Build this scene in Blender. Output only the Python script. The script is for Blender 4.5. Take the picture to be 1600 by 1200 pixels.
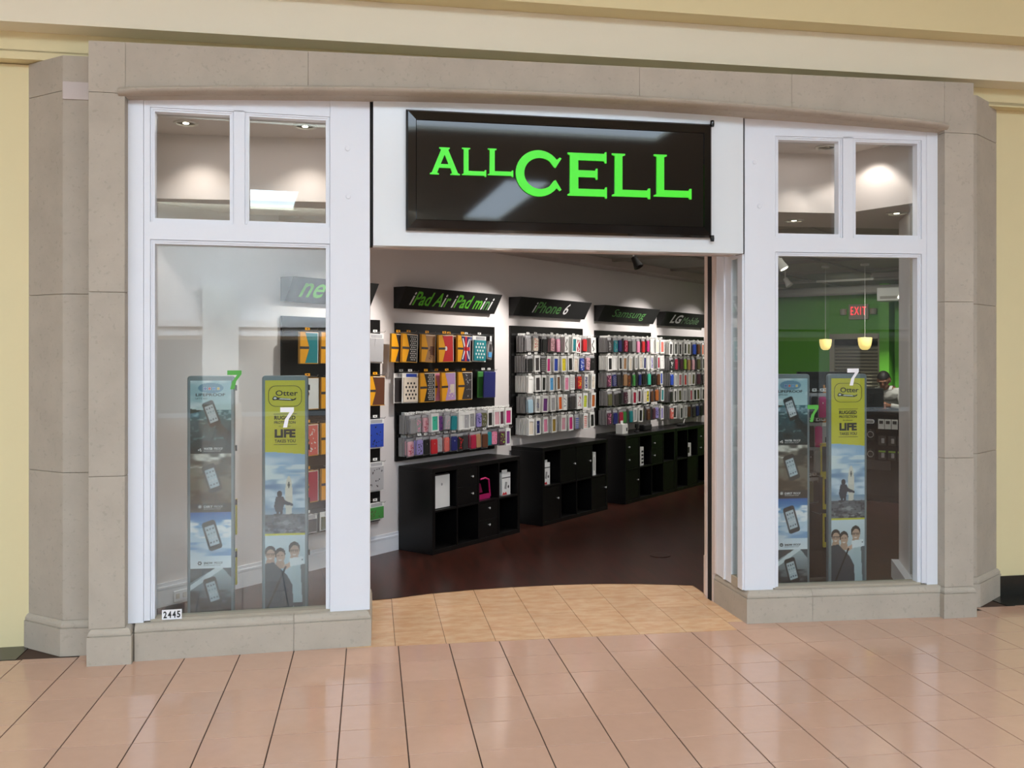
import bpy, bmesh, math, random
from mathutils import Vector, Matrix
random.seed(7)
S = bpy.context.scene
COL = S.collection
PI = math.pi
for o in list(bpy.data.objects):
    bpy.data.objects.remove(o, do_unlink=True)

# ------------------------------------------------------------------ camera, world, light, exposure
cam_data = bpy.data.cameras.new('camera')
cam = bpy.data.objects.new('camera', cam_data)
COL.objects.link(cam)
cam_data.sensor_fit = 'HORIZONTAL'
cam_data.sensor_width = 36.0
cam_data.lens = 1440.0 / 1600.0 * 36.0
cam_data.shift_y = -43.0 / 1600.0
cam_data.clip_start = 0.05
cam.location = (0.0, 0.0, 1.72)
cam.rotation_euler = (math.radians(90.0), 0.0, -math.atan(220.0 / 1440.0))
S.camera = cam

S.view_settings.view_transform = 'Standard'
S.view_settings.look = 'None'
S.view_settings.gamma = 1.0
S.view_settings.use_curve_mapping = False
S.view_settings.exposure = -0.12

world = bpy.data.worlds.new('world')
S.world = world
world.use_nodes = True
wb = world.node_tree.nodes['Background']
wb.inputs[0].default_value = (0.80, 0.90, 1.0, 1.0)
wb.inputs[1].default_value = 0.80


def area(name, loc, rot, sx, sy, power, color=(1, 1, 1)):
    d = bpy.data.lights.new(name, 'AREA')
    d.shape = 'RECTANGLE'; d.size = sx; d.size_y = sy; d.energy = power; d.color = color
    o = bpy.data.objects.new(name, d); COL.objects.link(o)
    o.location = loc; o.rotation_euler = rot
    return o


def spot(name, loc, target, power, color=(1, .93, .84), angle=70, blend=.6, radius=.03):
    d = bpy.data.lights.new(name, 'SPOT')
    d.energy = power; d.color = color; d.spot_size = math.radians(angle); d.spot_blend = blend
    d.shadow_soft_size = radius
    o = bpy.data.objects.new(name, d); COL.objects.link(o)
    o.location = loc
    v = Vector(target) - Vector(loc)
    o.rotation_euler = v.to_track_quat('-Z', 'Y').to_euler()
    return o


SKYLIGHTS = [(3.8, -14.0, 4.8, -8.3), (-0.7, -13.2, 0.5, -10.4), (-3.6, -4.2, 5.6, -.6), (-9.0, -8.0, -5.0, -2.5), (17.0, -6.0, 22.0, -1.0)]  # first two follow the reflections; the others are unseen, added for light
SKY_Z = 5.5
SKY_E = 10.0

# ------------------------------------------------------------------ helpers
def lin(c):
    return tuple(((v / 255.0) / 12.92) if v / 255.0 <= .04045 else (((v / 255.0) + .055) / 1.055) ** 2.4 for v in c)


MATS = {}


def mat(name, rgb, rough=.5, metal=0.0, spec=.5, var=0.0, bump=0.0, nscale=8.0, emit=None, estr=0.0, coat=0.0, pits=0.0, stretch=None, rot=0.0, orand=0.0, var2=None):
    if name in MATS:
        return MATS[name]
    m = bpy.data.materials.new(name); m.use_nodes = True
    nt = m.node_tree; N = nt.nodes; L = nt.links
    b = N['Principled BSDF']
    c = lin(rgb) + (1.0,)
    b.inputs['Base Color'].default_value = c
    b.inputs['Roughness'].default_value = rough
    b.inputs['Metallic'].default_value = metal
    b.inputs['Specular IOR Level'].default_value = spec
    if coat:
        b.inputs['Coat Weight'].default_value = coat
        b.inputs['Coat Roughness'].default_value = .04
    if emit:
        b.inputs['Emission Color'].default_value = lin(emit) + (1.0,)
        b.inputs['Emission Strength'].default_value = estr
    if var or bump or pits or orand:
        geo = N.new('ShaderNodeNewGeometry')
        mp = N.new('ShaderNodeMapping')
        L.new(geo.outputs['Position'], mp.inputs['Vector'])
        if rot:
            mp.inputs['Rotation'].default_value[2] = rot
        if stretch:
            mp.inputs['Scale'].default_value = stretch
        nz = N.new('ShaderNodeTexNoise'); nz.inputs['Scale'].default_value = nscale
        nz.inputs['Detail'].default_value = 5.0; nz.inputs['Roughness'].default_value = .62
        L.new(mp.outputs[0], nz.inputs['Vector'])
        fac = nz.outputs['Fac']
        mul = N.new('ShaderNodeMath'); mul.operation = 'MULTIPLY_ADD'
        L.new(fac, mul.inputs[0]); mul.inputs[1].default_value = 2 * var; mul.inputs[2].default_value = 1.0 - var
        val = mul.outputs[0]
        if orand:
            oi = N.new('ShaderNodeObjectInfo')
            m2 = N.new('ShaderNodeMath'); m2.operation = 'MULTIPLY_ADD'
            L.new(oi.outputs['Random'], m2.inputs[0]); m2.inputs[1].default_value = 2 * orand; m2.inputs[2].default_value = 1.0 - orand
            m3 = N.new('ShaderNodeMath'); m3.operation = 'MULTIPLY'
            L.new(val, m3.inputs[0]); L.new(m2.outputs[0], m3.inputs[1]); val = m3.outputs[0]
        if pits:
            vz = N.new('ShaderNodeTexNoise'); vz.inputs['Scale'].default_value = nscale * 9
            vz.inputs['Detail'].default_value = 3.0
            L.new(mp.outputs[0], vz.inputs['Vector'])
            rp = N.new('ShaderNodeMapRange'); rp.inputs[1].default_value = .30; rp.inputs[2].default_value = .40
            rp.inputs[3].default_value = 1.0 - pits; rp.inputs[4].default_value = 1.0
            L.new(vz.outputs['Fac'], rp.inputs[0])
            m4 = N.new('ShaderNodeMath'); m4.operation = 'MULTIPLY'
            L.new(val, m4.inputs[0]); L.new(rp.outputs[0], m4.inputs[1]); val = m4.outputs[0]
        if var2:
            mx0 = N.new('ShaderNodeMix'); mx0.data_type = 'RGBA'
            mx0.inputs[6].default_value = c; mx0.inputs[7].default_value = lin(var2) + (1.0,)
            rp2 = N.new('ShaderNodeMapRange'); rp2.inputs[1].default_value = .38; rp2.inputs[2].default_value = .62
            L.new(fac, rp2.inputs[0]); L.new(rp2.outputs[0], mx0.inputs[0])
            csrc = mx0.outputs[2]
        else:
            csrc = None
        mx = N.new('ShaderNodeMix'); mx.data_type = 'RGBA'; mx.blend_type = 'MULTIPLY'
        mx.inputs[0].default_value = 1.0
        if csrc:
            L.new(csrc, mx.inputs[6])
        else:
            mx.inputs[6].default_value = c
        L.new(val, mx.inputs[7])
        L.new(mx.outputs[2], b.inputs['Base Color'])
        if bump:
            bp = N.new('ShaderNodeBump'); bp.inputs['Strength'].default_value = bump; bp.inputs['Distance'].default_value = .01
            L.new(fac, bp.inputs['Height']); L.new(bp.outputs[0], b.inputs['Normal'])
    MATS[name] = m
    return m


def glass_mat(name, tint=(0.93, 0.96, 0.95), f0=.07):
    m = bpy.data.materials.new(name); m.use_nodes = True
    nt = m.node_tree; N = nt.nodes; L = nt.links
    N.remove(N['Principled BSDF'])
    tr = N.new('ShaderNodeBsdfTransparent'); tr.inputs[0].default_value = tint + (1,)
    gl = N.new('ShaderNodeBsdfGlossy'); gl.inputs['Roughness'].default_value = 0.0
    lw = N.new('ShaderNodeLayerWeight'); lw.inputs['Blend'].default_value = .5
    p = N.new('ShaderNodeMath'); p.operation = 'POWER'; L.new(lw.outputs['Facing'], p.inputs[0]); p.inputs[1].default_value = 5.0
    q = N.new('ShaderNodeMath'); q.operation = 'MULTIPLY_ADD'; L.new(p.outputs[0], q.inputs[0]); q.inputs[1].default_value = 1 - f0; q.inputs[2].default_value = f0
    mx = N.new('ShaderNodeMixShader'); L.new(q.outputs[0], mx.inputs[0]); L.new(tr.outputs[0], mx.inputs[1]); L.new(gl.outputs[0], mx.inputs[2])
    L.new(mx.outputs[0], N['Material Output'].inputs[0])
    MATS[name] = m
    return m


def vcol_mat(name, rough=.45):
    m = bpy.data.materials.new(name); m.use_nodes = True
    nt = m.node_tree; b = nt.nodes['Principled BSDF']
    a = nt.nodes.new('ShaderNodeAttribute'); a.attribute_name = 'Col'
    nt.links.new(a.outputs['Color'], b.inputs['Base Color'])
    b.inputs['Roughness'].default_value = rough
    MATS[name] = m
    return m


class MB:
    def __init__(self):
        self.v = []; self.f = []; self.m = []

    def box(self, x0, x1, y0, y1, z0, z1, mi=0, T=None):
        k = len(self.v)
        for z in (z0, z1):
            for (x, y) in ((x0, y0), (x1, y0), (x1, y1), (x0, y1)):
                self.v.append((x, y, z) if T is None else tuple(T @ Vector((x, y, z))))
        for q in ((3, 2, 1, 0), (4, 5, 6, 7), (0, 1, 5, 4), (1, 2, 6, 5), (2, 3, 7, 6), (3, 0, 4, 7)):
            self.f.append(tuple(k + i for i in q)); self.m.append(mi)
        return self

    def loft(self, rings, mi=0, cap=True, closed=True):
        k = len(self.v); n = len(rings[0])
        for r in rings:
            self.v.extend(tuple(p) for p in r)
        for j in range(len(rings) - 1):
            for i in range(n if closed else n - 1):
                a = k + j * n + i; b_ = k + j * n + (i + 1) % n
                self.f.append((a, b_, b_ + n, a + n)); self.m.append(mi)
        if cap:
            self.f.append(tuple(k + i for i in reversed(range(n)))); self.m.append(mi)
            self.f.append(tuple(k + (len(rings) - 1) * n + i for i in range(n))); self.m.append(mi)
        return self

    def prism(self, poly, z0, z1, mi=0):
        return self.loft([[(x, y, z0) for x, y in poly], [(x, y, z1) for x, y in poly]], mi)

    def tube(self, pts, r, seg=8, mi=0):
        rings = []
        pts = [Vector(p) for p in pts]
        for i, p in enumerate(pts):
            d = (pts[min(i + 1, len(pts) - 1)] - pts[max(i - 1, 0)]).normalized()
            up = Vector((0, 0, 1)) if abs(d.z) < .9 else Vector((1, 0, 0))
            a = d.cross(up).normalized(); b_ = a.cross(d).normalized()
            rr = r[i] if isinstance(r, (list, tuple)) else r
            rings.append([p + a * (math.cos(2 * PI * s / seg) * rr) + b_ * (math.sin(2 * PI * s / seg) * rr) for s in range(seg)])
        return self.loft(rings, mi)

    def lathe(self, prof, cx=0, cy=0, seg=20, mi=0, cap=True):
        rings = [[(cx + r * math.cos(2 * PI * s / seg), cy + r * math.sin(2 * PI * s / seg), z) for s in range(seg)] for r, z in prof]
        return self.loft(rings, mi, cap)

    def quad(self, a, b_, c, d, mi=0):
        k = len(self.v); self.v += [a, b_, c, d]; self.f.append((k, k + 1, k + 2, k + 3)); self.m.append(mi); return self

    def mesh(self, name, mats, smooth=False):
        me = bpy.data.meshes.new(name)
        me.from_pydata(self.v, [], self.f)
        if not isinstance(mats, (list, tuple)):
            mats = [mats]
        for m in mats:
            me.materials.append(m)
        if len(mats) > 1:
            me.polygons.foreach_set('material_index', self.m)
        bm = bmesh.new(); bm.from_mesh(me)
        bmesh.ops.recalc_face_normals(bm, faces=bm.faces)
        bm.to_mesh(me); bm.free()
        if smooth:
            me.polygons.foreach_set('use_smooth', [True] * len(me.polygons))
            try:
                me.set_sharp_from_angle(angle=math.radians(38))
            except Exception:
                pass
        me.update()
        return me

    def build(self, name, mats, parent=None, bevel=0.0, smooth=False, loc=None, rotz=0.0):
        me = self.mesh(name, mats, smooth)
        if bevel:
            bm = bmesh.new(); bm.from_mesh(me)
            bmesh.ops.remove_doubles(bm, verts=bm.verts, dist=1e-6)
            ed = [e for e in bm.edges if len(e.link_faces) == 2 and e.calc_face_angle(0) > .6]
            bmesh.ops.bevel(bm, geom=ed, offset=bevel, segments=2, affect='EDGES', clamp_overlap=True, profile=.5)
            bm.to_mesh(me); bm.free()
        return link(name, me, parent, loc, rotz)


def link(name, me, parent=None, loc=None, rotz=0.0):
    o = bpy.data.objects.new(name, me); COL.objects.link(o)
    if parent:
        o.parent = parent
    if loc is not None:
        o.location = loc
    if rotz:
        o.rotation_euler = (0, 0, rotz)
    return o


def empty(name, loc=(0, 0, 0), rotz=0.0):
    o = bpy.data.objects.new(name, None); COL.objects.link(o)
    o.empty_display_size = .1; o.location = loc; o.rotation_euler = (0, 0, rotz)
    return o


def tag(o, label=None, cat=None, group=None, kind=None):
    if label: o['label'] = label
    if cat: o['category'] = cat
    if group: o['group'] = group
    if kind: o['kind'] = kind
    return o


def copy_tree(o, parent=None):
    c = o.copy(); COL.objects.link(c)
    if parent: c.parent = parent
    for ch in list(o.children):
        copy_tree(ch, c)
    return c


def inset(poly, d):
    """CCW polygon offset inwards by d (mitred)."""
    n = len(poly); out = []
    for i in range(n):
        p0 = Vector(poly[i - 1]); p1 = Vector(poly[i]); p2 = Vector(poly[(i + 1) % n])
        e1 = (p1 - p0).normalized(); e2 = (p2 - p1).normalized()
        n1 = Vector((-e1.y, e1.x)); n2 = Vector((-e2.y, e2.x))
        b_ = (n1 + n2); l = b_.length
        if l < 1e-6:
            out.append(tuple(p1 + n1 * d)); continue
        b_ /= l
        out.append(tuple(p1 + b_ * (d / max(.3, b_.dot(n1)))))
    return out


class Frame:
    """local (u, n, z): u along the wall, n towards the viewer, z up"""
    def __init__(self, p, q):
        self.p = p; L_ = math.hypot(q[0] - p[0], q[1] - p[1]); self.len = L_
        self.d = ((q[0] - p[0]) / L_, (q[1] - p[1]) / L_)
        self.rz = math.atan2(self.d[1], self.d[0])

    def pt(self, u, n, z=0.0):
        return (self.p[0] + u * self.d[0] + n * self.d[1], self.p[1] + u * self.d[1] - n * self.d[0], z)

    def xy(self, u, n):
        return self.pt(u, n)[:2]

    def empty(self, name, u=0, n=0, z=0):
        return empty(name, self.pt(u, n, z), self.rz)


def fbox(mb, u0, u1, n0, n1, z0, z1, mi=0):
    """box in a frame-parented object: local x=u, y=-n"""
    return mb.box(u0, u1, -n1, -n0, z0, z1, mi)


FL = Frame((-1.32, 5.455), (0, 5.543))
FR = Frame((2.388, 5.629), (3.72, 5.588))
FH = Frame((0, 5.58), (2.388, 5.66))
FS = Frame((-1.56, 5.405), (3.96, 5.551))
FW = Frame((-2.0, 5.84), (4.45, 6.02))
SQ = 2 ** -.5
W = Frame((0, 8.03), (SQ, 8.03 + SQ))     # the 45 degree product wall


def font_mesh(txt, size=1.0, extrude=.0005, shear=0.0, offset=0.0, spacing=1.0, align='CENTER', mats=None, idx=None):
    c = bpy.data.curves.new('lettering', 'FONT')
    c.body = txt; c.size = size; c.extrude = extrude; c.shear = shear; c.offset = offset
    c.space_character = spacing; c.align_x = align; c.align_y = 'BOTTOM_BASELINE'; c.resolution_u = 3
    for m in mats or []:
        c.materials.append(m)
    if idx:
        for i, k in enumerate(idx):
            c.body_format[i].material_index = k
    o = bpy.data.objects.new('lettering', c); COL.objects.link(o)
    dg = bpy.context.evaluated_depsgraph_get()
    me = bpy.data.meshes.new_from_object(o.evaluated_get(dg))
    if mats and not me.materials:
        for m in mats:
            me.materials.append(m)
    bpy.data.objects.remove(o, do_unlink=True)
    return me


def place_mesh(me, M):
    me.transform(M); me.update(); return me


# text stands upright in its parent's local frame: x along u, z up, facing local -y
UP = Matrix.Rotation(PI / 2, 4, 'X')


def fit(me, x0, x1, z0, z1, y=0.0):
    """scale a text mesh (already upright) into a box"""
    xs = [v.co.x for v in me.vertices]; zs = [v.co.z for v in me.vertices]
    if not xs: return me
    ax, bx, az, bz = min(xs), max(xs), min(zs), max(zs)
    sx = (x1 - x0) / max(1e-6, bx - ax); sz = (z1 - z0) / max(1e-6, bz - az)
    for v in me.vertices:
        v.co.x = x0 + (v.co.x - ax) * sx; v.co.z = z0 + (v.co.z - az) * sz; v.co.y += y
    me.update(); return me


def text(name, txt, parent, x0, x1, z0, z1, y, m, **k):
    mats = m if isinstance(m, list) else [m]
    me = font_mesh(txt, mats=mats, **k)
    me.transform(UP)
    fit(me, x0, x1, z0, z1, y)
    return link(name, me, parent)


def shape_mesh(splines, extrude, m):
    c = bpy.data.curves.new('shape', 'CURVE'); c.dimensions = '2D'; c.fill_mode = 'BOTH'; c.extrude = extrude
    for pts in splines:
        s = c.splines.new('POLY'); s.points.add(len(pts) - 1); s.use_cyclic_u = True
        for i, (x, y) in enumerate(pts):
            s.points[i].co = (x, y, 0, 1)
    c.materials.append(m)
    o = bpy.data.objects.new('shape', c); COL.objects.link(o)
    dg = bpy.context.evaluated_depsgraph_get()
    me = bpy.data.meshes.new_from_object(o.evaluated_get(dg))
    if not me.materials: me.materials.append(m)
    bpy.data.objects.remove(o, do_unlink=True)
    me.transform(UP)
    return me

# ------------------------------------------------------------------ materials
M_stone = mat('limestone', (184, 175, 160), rough=.75, spec=.3, var=.17, bump=.3, nscale=4.5, pits=.11, orand=.03)
M_yellow = mat('yellow_paint', (228, 215, 168), rough=.6, var=.02, nscale=3)
M_cream = mat('cream_paint', (236, 229, 205), rough=.55, var=.015, nscale=3)
M_white = mat('white_paint', (232, 236, 242), rough=.35, var=.01, nscale=4)
M_panel = mat('white_laminate', (232, 238, 240), rough=.22)
M_wall = mat('shop_wall_paint', (226, 221, 219), rough=.6, var=.015, nscale=4)
M_tile = mat('beige_floor_tile', (203, 166, 143), rough=.11, var=.06, nscale=14, orand=.03)
M_trav = mat('travertine', (226, 190, 150), rough=.2, var=.08, nscale=7, orand=.05, stretch=(1, 2.2, 1), var2=(212, 168, 126))
M_grout = mat('dark_grout', (70, 50, 38), rough=.8)
M_black_stone = mat('black_stone', (38, 38, 34), rough=.25, var=.2, nscale=40)
M_wood = mat('cherry_wood_floor', (68, 33, 24), rough=.3, var=.22, nscale=5, stretch=(3, .35, 1), rot=-PI / 4, var2=(46, 24, 17))
M_glass = glass_mat('shop_glass')
M_signblack = mat('gloss_black_sign', (10, 11, 11), rough=.04, spec=.42)
M_green = mat('sign_green', (70, 232, 30), rough=.4, emit=(70, 240, 30), estr=.25)
M_black = mat('black_laminate', (11, 10, 10), rough=.36, spec=.4, var=.12, nscale=20, stretch=(1, 1, .2))
M_blackmatte = mat('black_matte', (20, 20, 20), rough=.6)
M_dark = mat('dark_gap', (10, 9, 8), rough=.8)
M_steel = mat('steel', (170, 168, 165), rough=.3, metal=.9)
M_knob = mat('bright_knob', (215, 215, 215), rough=.25, metal=.4)
M_ceil = mat('painted_ceiling', (150, 146, 136), rough=.8, var=.06, nscale=3)
M_soffit = mat('soffit_paint', (202, 192, 187), rough=.65)
M_wallgreen = mat('lime_wall_paint', (98, 174, 48), rough=.55)
M_beige = mat('beige_door_paint', (176, 168, 148), rough=.5)
M_sky = mat('skylight_glass', (220, 235, 240), emit=(216, 236, 255), estr=SKY_E)
# ================================================================== SETTING: floors
TX, TP, RY, RP = .159, .3025, 4.0, .304
fl = tag(link('floor', MB().box(-30, 42, -16.2, 6.3, -.06, -.004).mesh('floor', M_grout)), 'glossy beige square tiles of the mall concourse with dark joints', kind='structure')


def tile_mesh(w, d):
    b_ = .0007
    mb = MB(); mb.loft([[(0, 0, -.012), (w, 0, -.012), (w, d, -.012), (0, d, -.012)],
                        [(0, 0, -b_), (w, 0, -b_), (w, d, -b_), (0, d, -b_)],
                        [(b_, b_, 0), (w - b_, b_, 0), (w - b_, d - b_, 0), (b_, d - b_, 0)]])
    return mb.mesh('tile', M_tile)


g = .0058; gy = .0068
full = tile_mesh(TP - g, RP - gy)
rest = MB()


def rest_tile(x, y, w, d):
    k = len(rest.v)
    rest.v += [(x, y, 0), (x + w, y, 0), (x + w, y + d, 0), (x, y + d, 0), (x, y, -.012), (x + w, y, -.012), (x + w, y + d, -.012), (x, y + d, -.012)]
    for q in ((0, 1, 2, 3), (4, 5, 1, 0), (5, 6, 2, 1), (6, 7, 3, 2), (7, 4, 0, 3)):
        rest.f.append(tuple(k + i for i in q)); rest.m.append(0)


border = lambda x: 5.84 - .255 + (x + 2.0) * .0279
cache = {}
for i in range(-46, 52):
    for j in range(-66, 8):
        x = TX + i * TP + g / 2; y = RY + j * RP + gy / 2; w = TP - g; d = RP - gy
        if x < -13.8 or x + w > 15.8: continue
        top = border(x + .15) if (x < -1.75 or x > 3.9) else (5.516 if -.2 < x < 2.2 else 5.684)
        if y >= top - .02: continue
        d = min(d, top - y)
        if j >= -2 and -10 <= i <= 18 and not (d < .05):
            key = round(d, 3)
            if key not in cache:
                cache[key] = full if abs(d - (RP - gy)) < 1e-4 else tile_mesh(TP - g, d)
            link('tile', cache[key], fl, (x, y, 0))
        else:
            rest_tile(x, y, w, d)
tag(link('tile_field', rest.mesh('tile_field', M_tile), fl), kind='stuff')
# travertine entry
ent = tag(link('floor', MB().box(-.15, 2.59, 5.518, 6.9, -.03, -.005).mesh('entry_bed', M_grout)), 'warm travertine paving of the shop entrance', kind='structure')
ex = [-.145, .142, .445, .745, 1.045, 1.345, 1.645, 1.945, 2.279, 2.58]
ey = [5.522, 5.80, 6.09, 6.39, 6.69, 6.9]
for i in range(len(ex) - 1):
    for j in range(len(ey) - 1):
        sh = .0 if i % 2 else -.02
        w = ex[i + 1] - ex[i] - .003
        if i == len(ex) - 2 and j == 0: continue
        y0 = (5.69 if (i == len(ex) - 2 and j == 1) else ey[j] + (sh if j else 0)); y1 = ey[j + 1] + (sh if j + 1 < len(ey) - 1 else 0)
        me = MB().box(0, w, 0, y1 - y0 - .003, -.014, 0).mesh('travertine_tile', M_trav)
        link('tile', me, ent, (ex[i] + .0015, y0 + .0015, 0))
# wood floor
arc = [(.0, 6.555), (.135, 6.59), (.436, 6.69), (.731, 6.75), (1.036, 6.785), (1.379, 6.798), (1.7, 6.785), (2.006, 6.735), (2.386, 6.63)]
woodpoly = [(-1.5, 5.56), (-.03, 5.62), (-.03, 6.56)] + arc[1:] + [(2.388, 6.40), (2.40, 5.72), (3.70, 5.68), (4.08, 6.55), (10.3, 12.5), (6.6, 15.3), (-1.9, 6.2)]
from mathutils.geometry import tessellate_polygon
tri = tessellate_polygon([[Vector((x, y, 0)) for x, y in woodpoly]])
me = bpy.data.meshes.new('floor')
me.from_pydata([(x, y, .004) for x, y in woodpoly], [], [tuple(q) for q in tri]); me.materials.append(M_wood)
bm = bmesh.new(); bm.from_mesh(me); bmesh.ops.recalc_face_normals(bm, faces=bm.faces)
if sum(f.normal.z for f in bm.faces) < 0: bmesh.ops.reverse_faces(bm, faces=bm.faces)
bm.to_mesh(me); bm.free()
tag(link('floor', me), 'dark cherry wood floor inside the phone shop', kind='structure')
# slab below the shop floor
tag(link('floor', MB().box(-3, 11, 6.95, 16, -.06, -.006).mesh('slab', M_grout)), 'dark subfloor at the edges of the shop', kind='structure')
# black stone border at the wall foot
nb = tag(FW.empty('trim_3'), 'black stone floor border and base along the mall wall', kind='structure')
fbox(MB(), -5, -.0, 0, .25, -.01, .002).build('floor_strip', M_black_stone, nb)
fbox(MB(), 6.33, 12, 0, .25, -.01, .002).build('floor_strip', M_black_stone, nb)
fbox(MB(), 6.44, 12, -.1, .012, 0, .142).build('base_strip', M_black_stone, nb)

# ================================================================== SETTING: mall walls
def wall_part(nm, u0, u1, n0, n1, z0, z1, m, label):
    e = tag(FW.empty(nm), label, kind='structure')
    e2 = fbox(MB(), u0, u1, n0, n1, z0, z1)
    me = e2.mesh(nm, m); bpy.data.objects.remove(e, do_unlink=True)
    o = link(nm, me, None, FW.pt(0, 0), FW.rz)
    return tag(o, label, kind='structure')


wall_part('wall_left', -6, -.0, -.25, 0, 0, 3.45, M_yellow, 'pale yellow mall wall left of the stone portal')
wall_part('wall_right', 6.43, 13, -.25, 0, 0, 3.53, M_yellow, 'pale yellow mall wall right of the stone portal')
wall_part('wall_front', -6, 13, -.25, .09, 3.50, 6.0, M_yellow, 'pale yellow mall wall above the stone portal')
o = MB(); fbox(o, -6, .6, -.25, .09, 3.456, 3.51); fbox(o, 5.9, 13, -.25, .09, 3.49, 3.52)
tag(link('wall_front', o.mesh('wall_front_band', M_yellow), None, FW.pt(0, 0), FW.rz), 'yellow band above the wall step', kind='structure')
tag(link('trim_2', fbox(MB(), -6, 13, .08, .26, 3.615, 3.865).mesh('trim_2', M_cream), None, FW.pt(0, 0), FW.rz), 'long cream fascia beam over the storefront', kind='structure')
tag(link('wall_front', fbox(MB(), -6, 13, .08, .42, 3.866, 5.6).mesh('wall_front_upper', M_yellow), None, FW.pt(0, 0), FW.rz), 'yellow upper fascia overhanging the cream beam', kind='structure')

# ================================================================== SETTING: stone portal
trim = tag(empty('trim_1'), 'grey brown limestone portal framing the storefront', kind='structure')


def prism_stone(nm, poly, z0, z1, bev=.003):
    a = sum(poly[i][0] * poly[(i + 1) % len(poly)][1] - poly[(i + 1) % len(poly)][0] * poly[i][1] for i in range(len(poly)))
    if a < 0: poly = poly[::-1]
    return MB().prism(poly, z0, z1).build(nm, M_stone, trim, bevel=bev)


def inset_e(poly, ds):
    n = len(poly); out = []
    for i in range(n):
        p0 = Vector(poly[i - 1]); p1 = Vector(poly[i]); p2 = Vector(poly[(i + 1) % n])
        e1 = (p1 - p0).normalized(); e2 = (p2 - p1).normalized()
        n1 = Vector((-e1.y, e1.x)); n2 = Vector((-e2.y, e2.x))
        a, b_ = ds[i - 1], ds[i]
        det = n1.x * n2.y - n1.y * n2.x
        c1, c2 = n1.dot(p1) + a, n2.dot(p1) + b_
        if abs(det) < 1e-5:
            out.append(tuple(p1 + n1 * a))
        else:
            out.append(((c1 * n2.y - c2 * n1.y) / det, (n1.x * c2 - n2.x * c1) / det))
    return out


def plinth(nm, poly, parent=trim, zc=.158, zt=.203, ins=.024, flat=()):
    a = sum(poly[i][0] * poly[(i + 1) % len(poly)][1] - poly[(i + 1) % len(poly)][0] * poly[i][1] for i in range(len(poly)))
    n_ = len(poly)
    if a < 0:
        poly = poly[::-1]; flat = [(n_ - 2 - k) % n_ for k in flat]
    ef = [0 if k in flat else 1 for k in range(n_)]
    rings = []
    for z, d in ((0, 0), (zc, 0), (zc + .001, .010), (zc + .006, .010), (zc + .007, .004), (zc + .020, .006), (zc + .032, .012), (zc + .040, .020), (zt, ins + .006)):
        rings.append([(x, y, z) for x, y in (inset_e(poly, [d * e for e in ef]) if d else poly)])
    return MB().loft(rings).build(nm, M_stone, parent)


ztop = lambda u: 3.478 + (u / 5.52) * .052
ARC = lambda u: 3.180 + .034 * (u - .18) / 5.11 + .083 * (1 - (2 * (u - .18) / 5.11 - 1) ** 2)
# piers
for (u0, u1, nm) in ((.0, .235, 'L'), (5.285, 5.52, 'R')):
    s0, s1 = u0 + .018, u1 - .036 if nm == 'L' else u1
    if nm == 'L':
        s0, s1 = u0 + .005, .197
        plinth('plinth', [FS.xy(u0, 0), FS.xy(u1, 0), FS.xy(u1, -.35), FS.xy(u0, -.35)])
    else:
        s0, s1 = 5.292, 5.505
        plinth('plinth', [FS.xy(5.275, 0), FS.xy(5.515, 0), FS.xy(5.515, -.35), FS.xy(5.275, -.35)])
    zs = [.2, 1.05, 2.08, 3.194]
    for k in range(3):
        prism_stone('stone_block', [FS.xy(s0, -.018), FS.xy(s1, -.018), FS.xy(s1, -.4), FS.xy(s0, -.4)], zs[k] + .001, zs[k + 1] - .001)
# lintel blocks with arched soffit
cuts = [.005, .2, 1.2, 3.2, 4.21, 5.29, 5.505]
for k in range(6):
    u0, u1 = cuts[k] + .001, cuts[k + 1] - .001
    n_ = max(2, int((u1 - u0) / .12))
    low = []
    for i in range(n_ + 1):
        u = u0 + (u1 - u0) * i / n_
        low.append((u, 3.195 if k in (0, 5) else ARC(u) - .006))
    ring = [(u, z) for u, z in low] + [(u1, ztop(u1)), (u0, ztop(u0))]
    mb = MB(); mb.loft([[FS.pt(u, -.018, z) for u, z in ring], [FS.pt(u, -.4, z) for u, z in ring]])
    mb.build('stone_block', M_stone, trim)
# half-round moulding
mb = MB(); rings = []
for i in range(49):
    u = .165 + (5.305 - .165) * i / 48
    t = (u - .165) / 5.14
    zc = ARC(min(max(u, .18), 5.29)) + .02
    rings.append([FS.pt(u, -.03 + .075 * max(0, math.cos(a)) * (1 if .012 < t < .988 else .55), zc + .025 * math.sin(a)) for a in [(-.5 + s / 10) * PI for s in range(11)]])
mb.loft(rings); mb.build('moulding', M_stone, trim, smooth=True)
# chamfered side pilasters
def side(poly, zj, ztp):
    plinth('plinth', poly)
    p2 = inset(poly if sum(poly[i][0] * poly[(i + 1) % len(poly)][1] - poly[(i + 1) % len(poly)][0] * poly[i][1] for i in range(len(poly))) > 0 else poly[::-1], .022)
    zz = [.2] + zj + [ztp]
    for k in range(len(zz) - 1):
        prism_stone('stone_block', p2, zz[k] + .001, zz[k + 1] - .001)
side([(-2.03, 5.825), (-1.762, 5.61), (-1.50, 5.61), (-1.50, 5.93), (-2.03, 5.93)], [1.05, 2.08, 3.25], 3.455)
side([(3.86, 5.765), (4.13, 5.765), (4.478, 6.02), (4.478, 6.10), (3.86, 6.10)], [1.05, 2.08, 3.25], 3.52)

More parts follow.
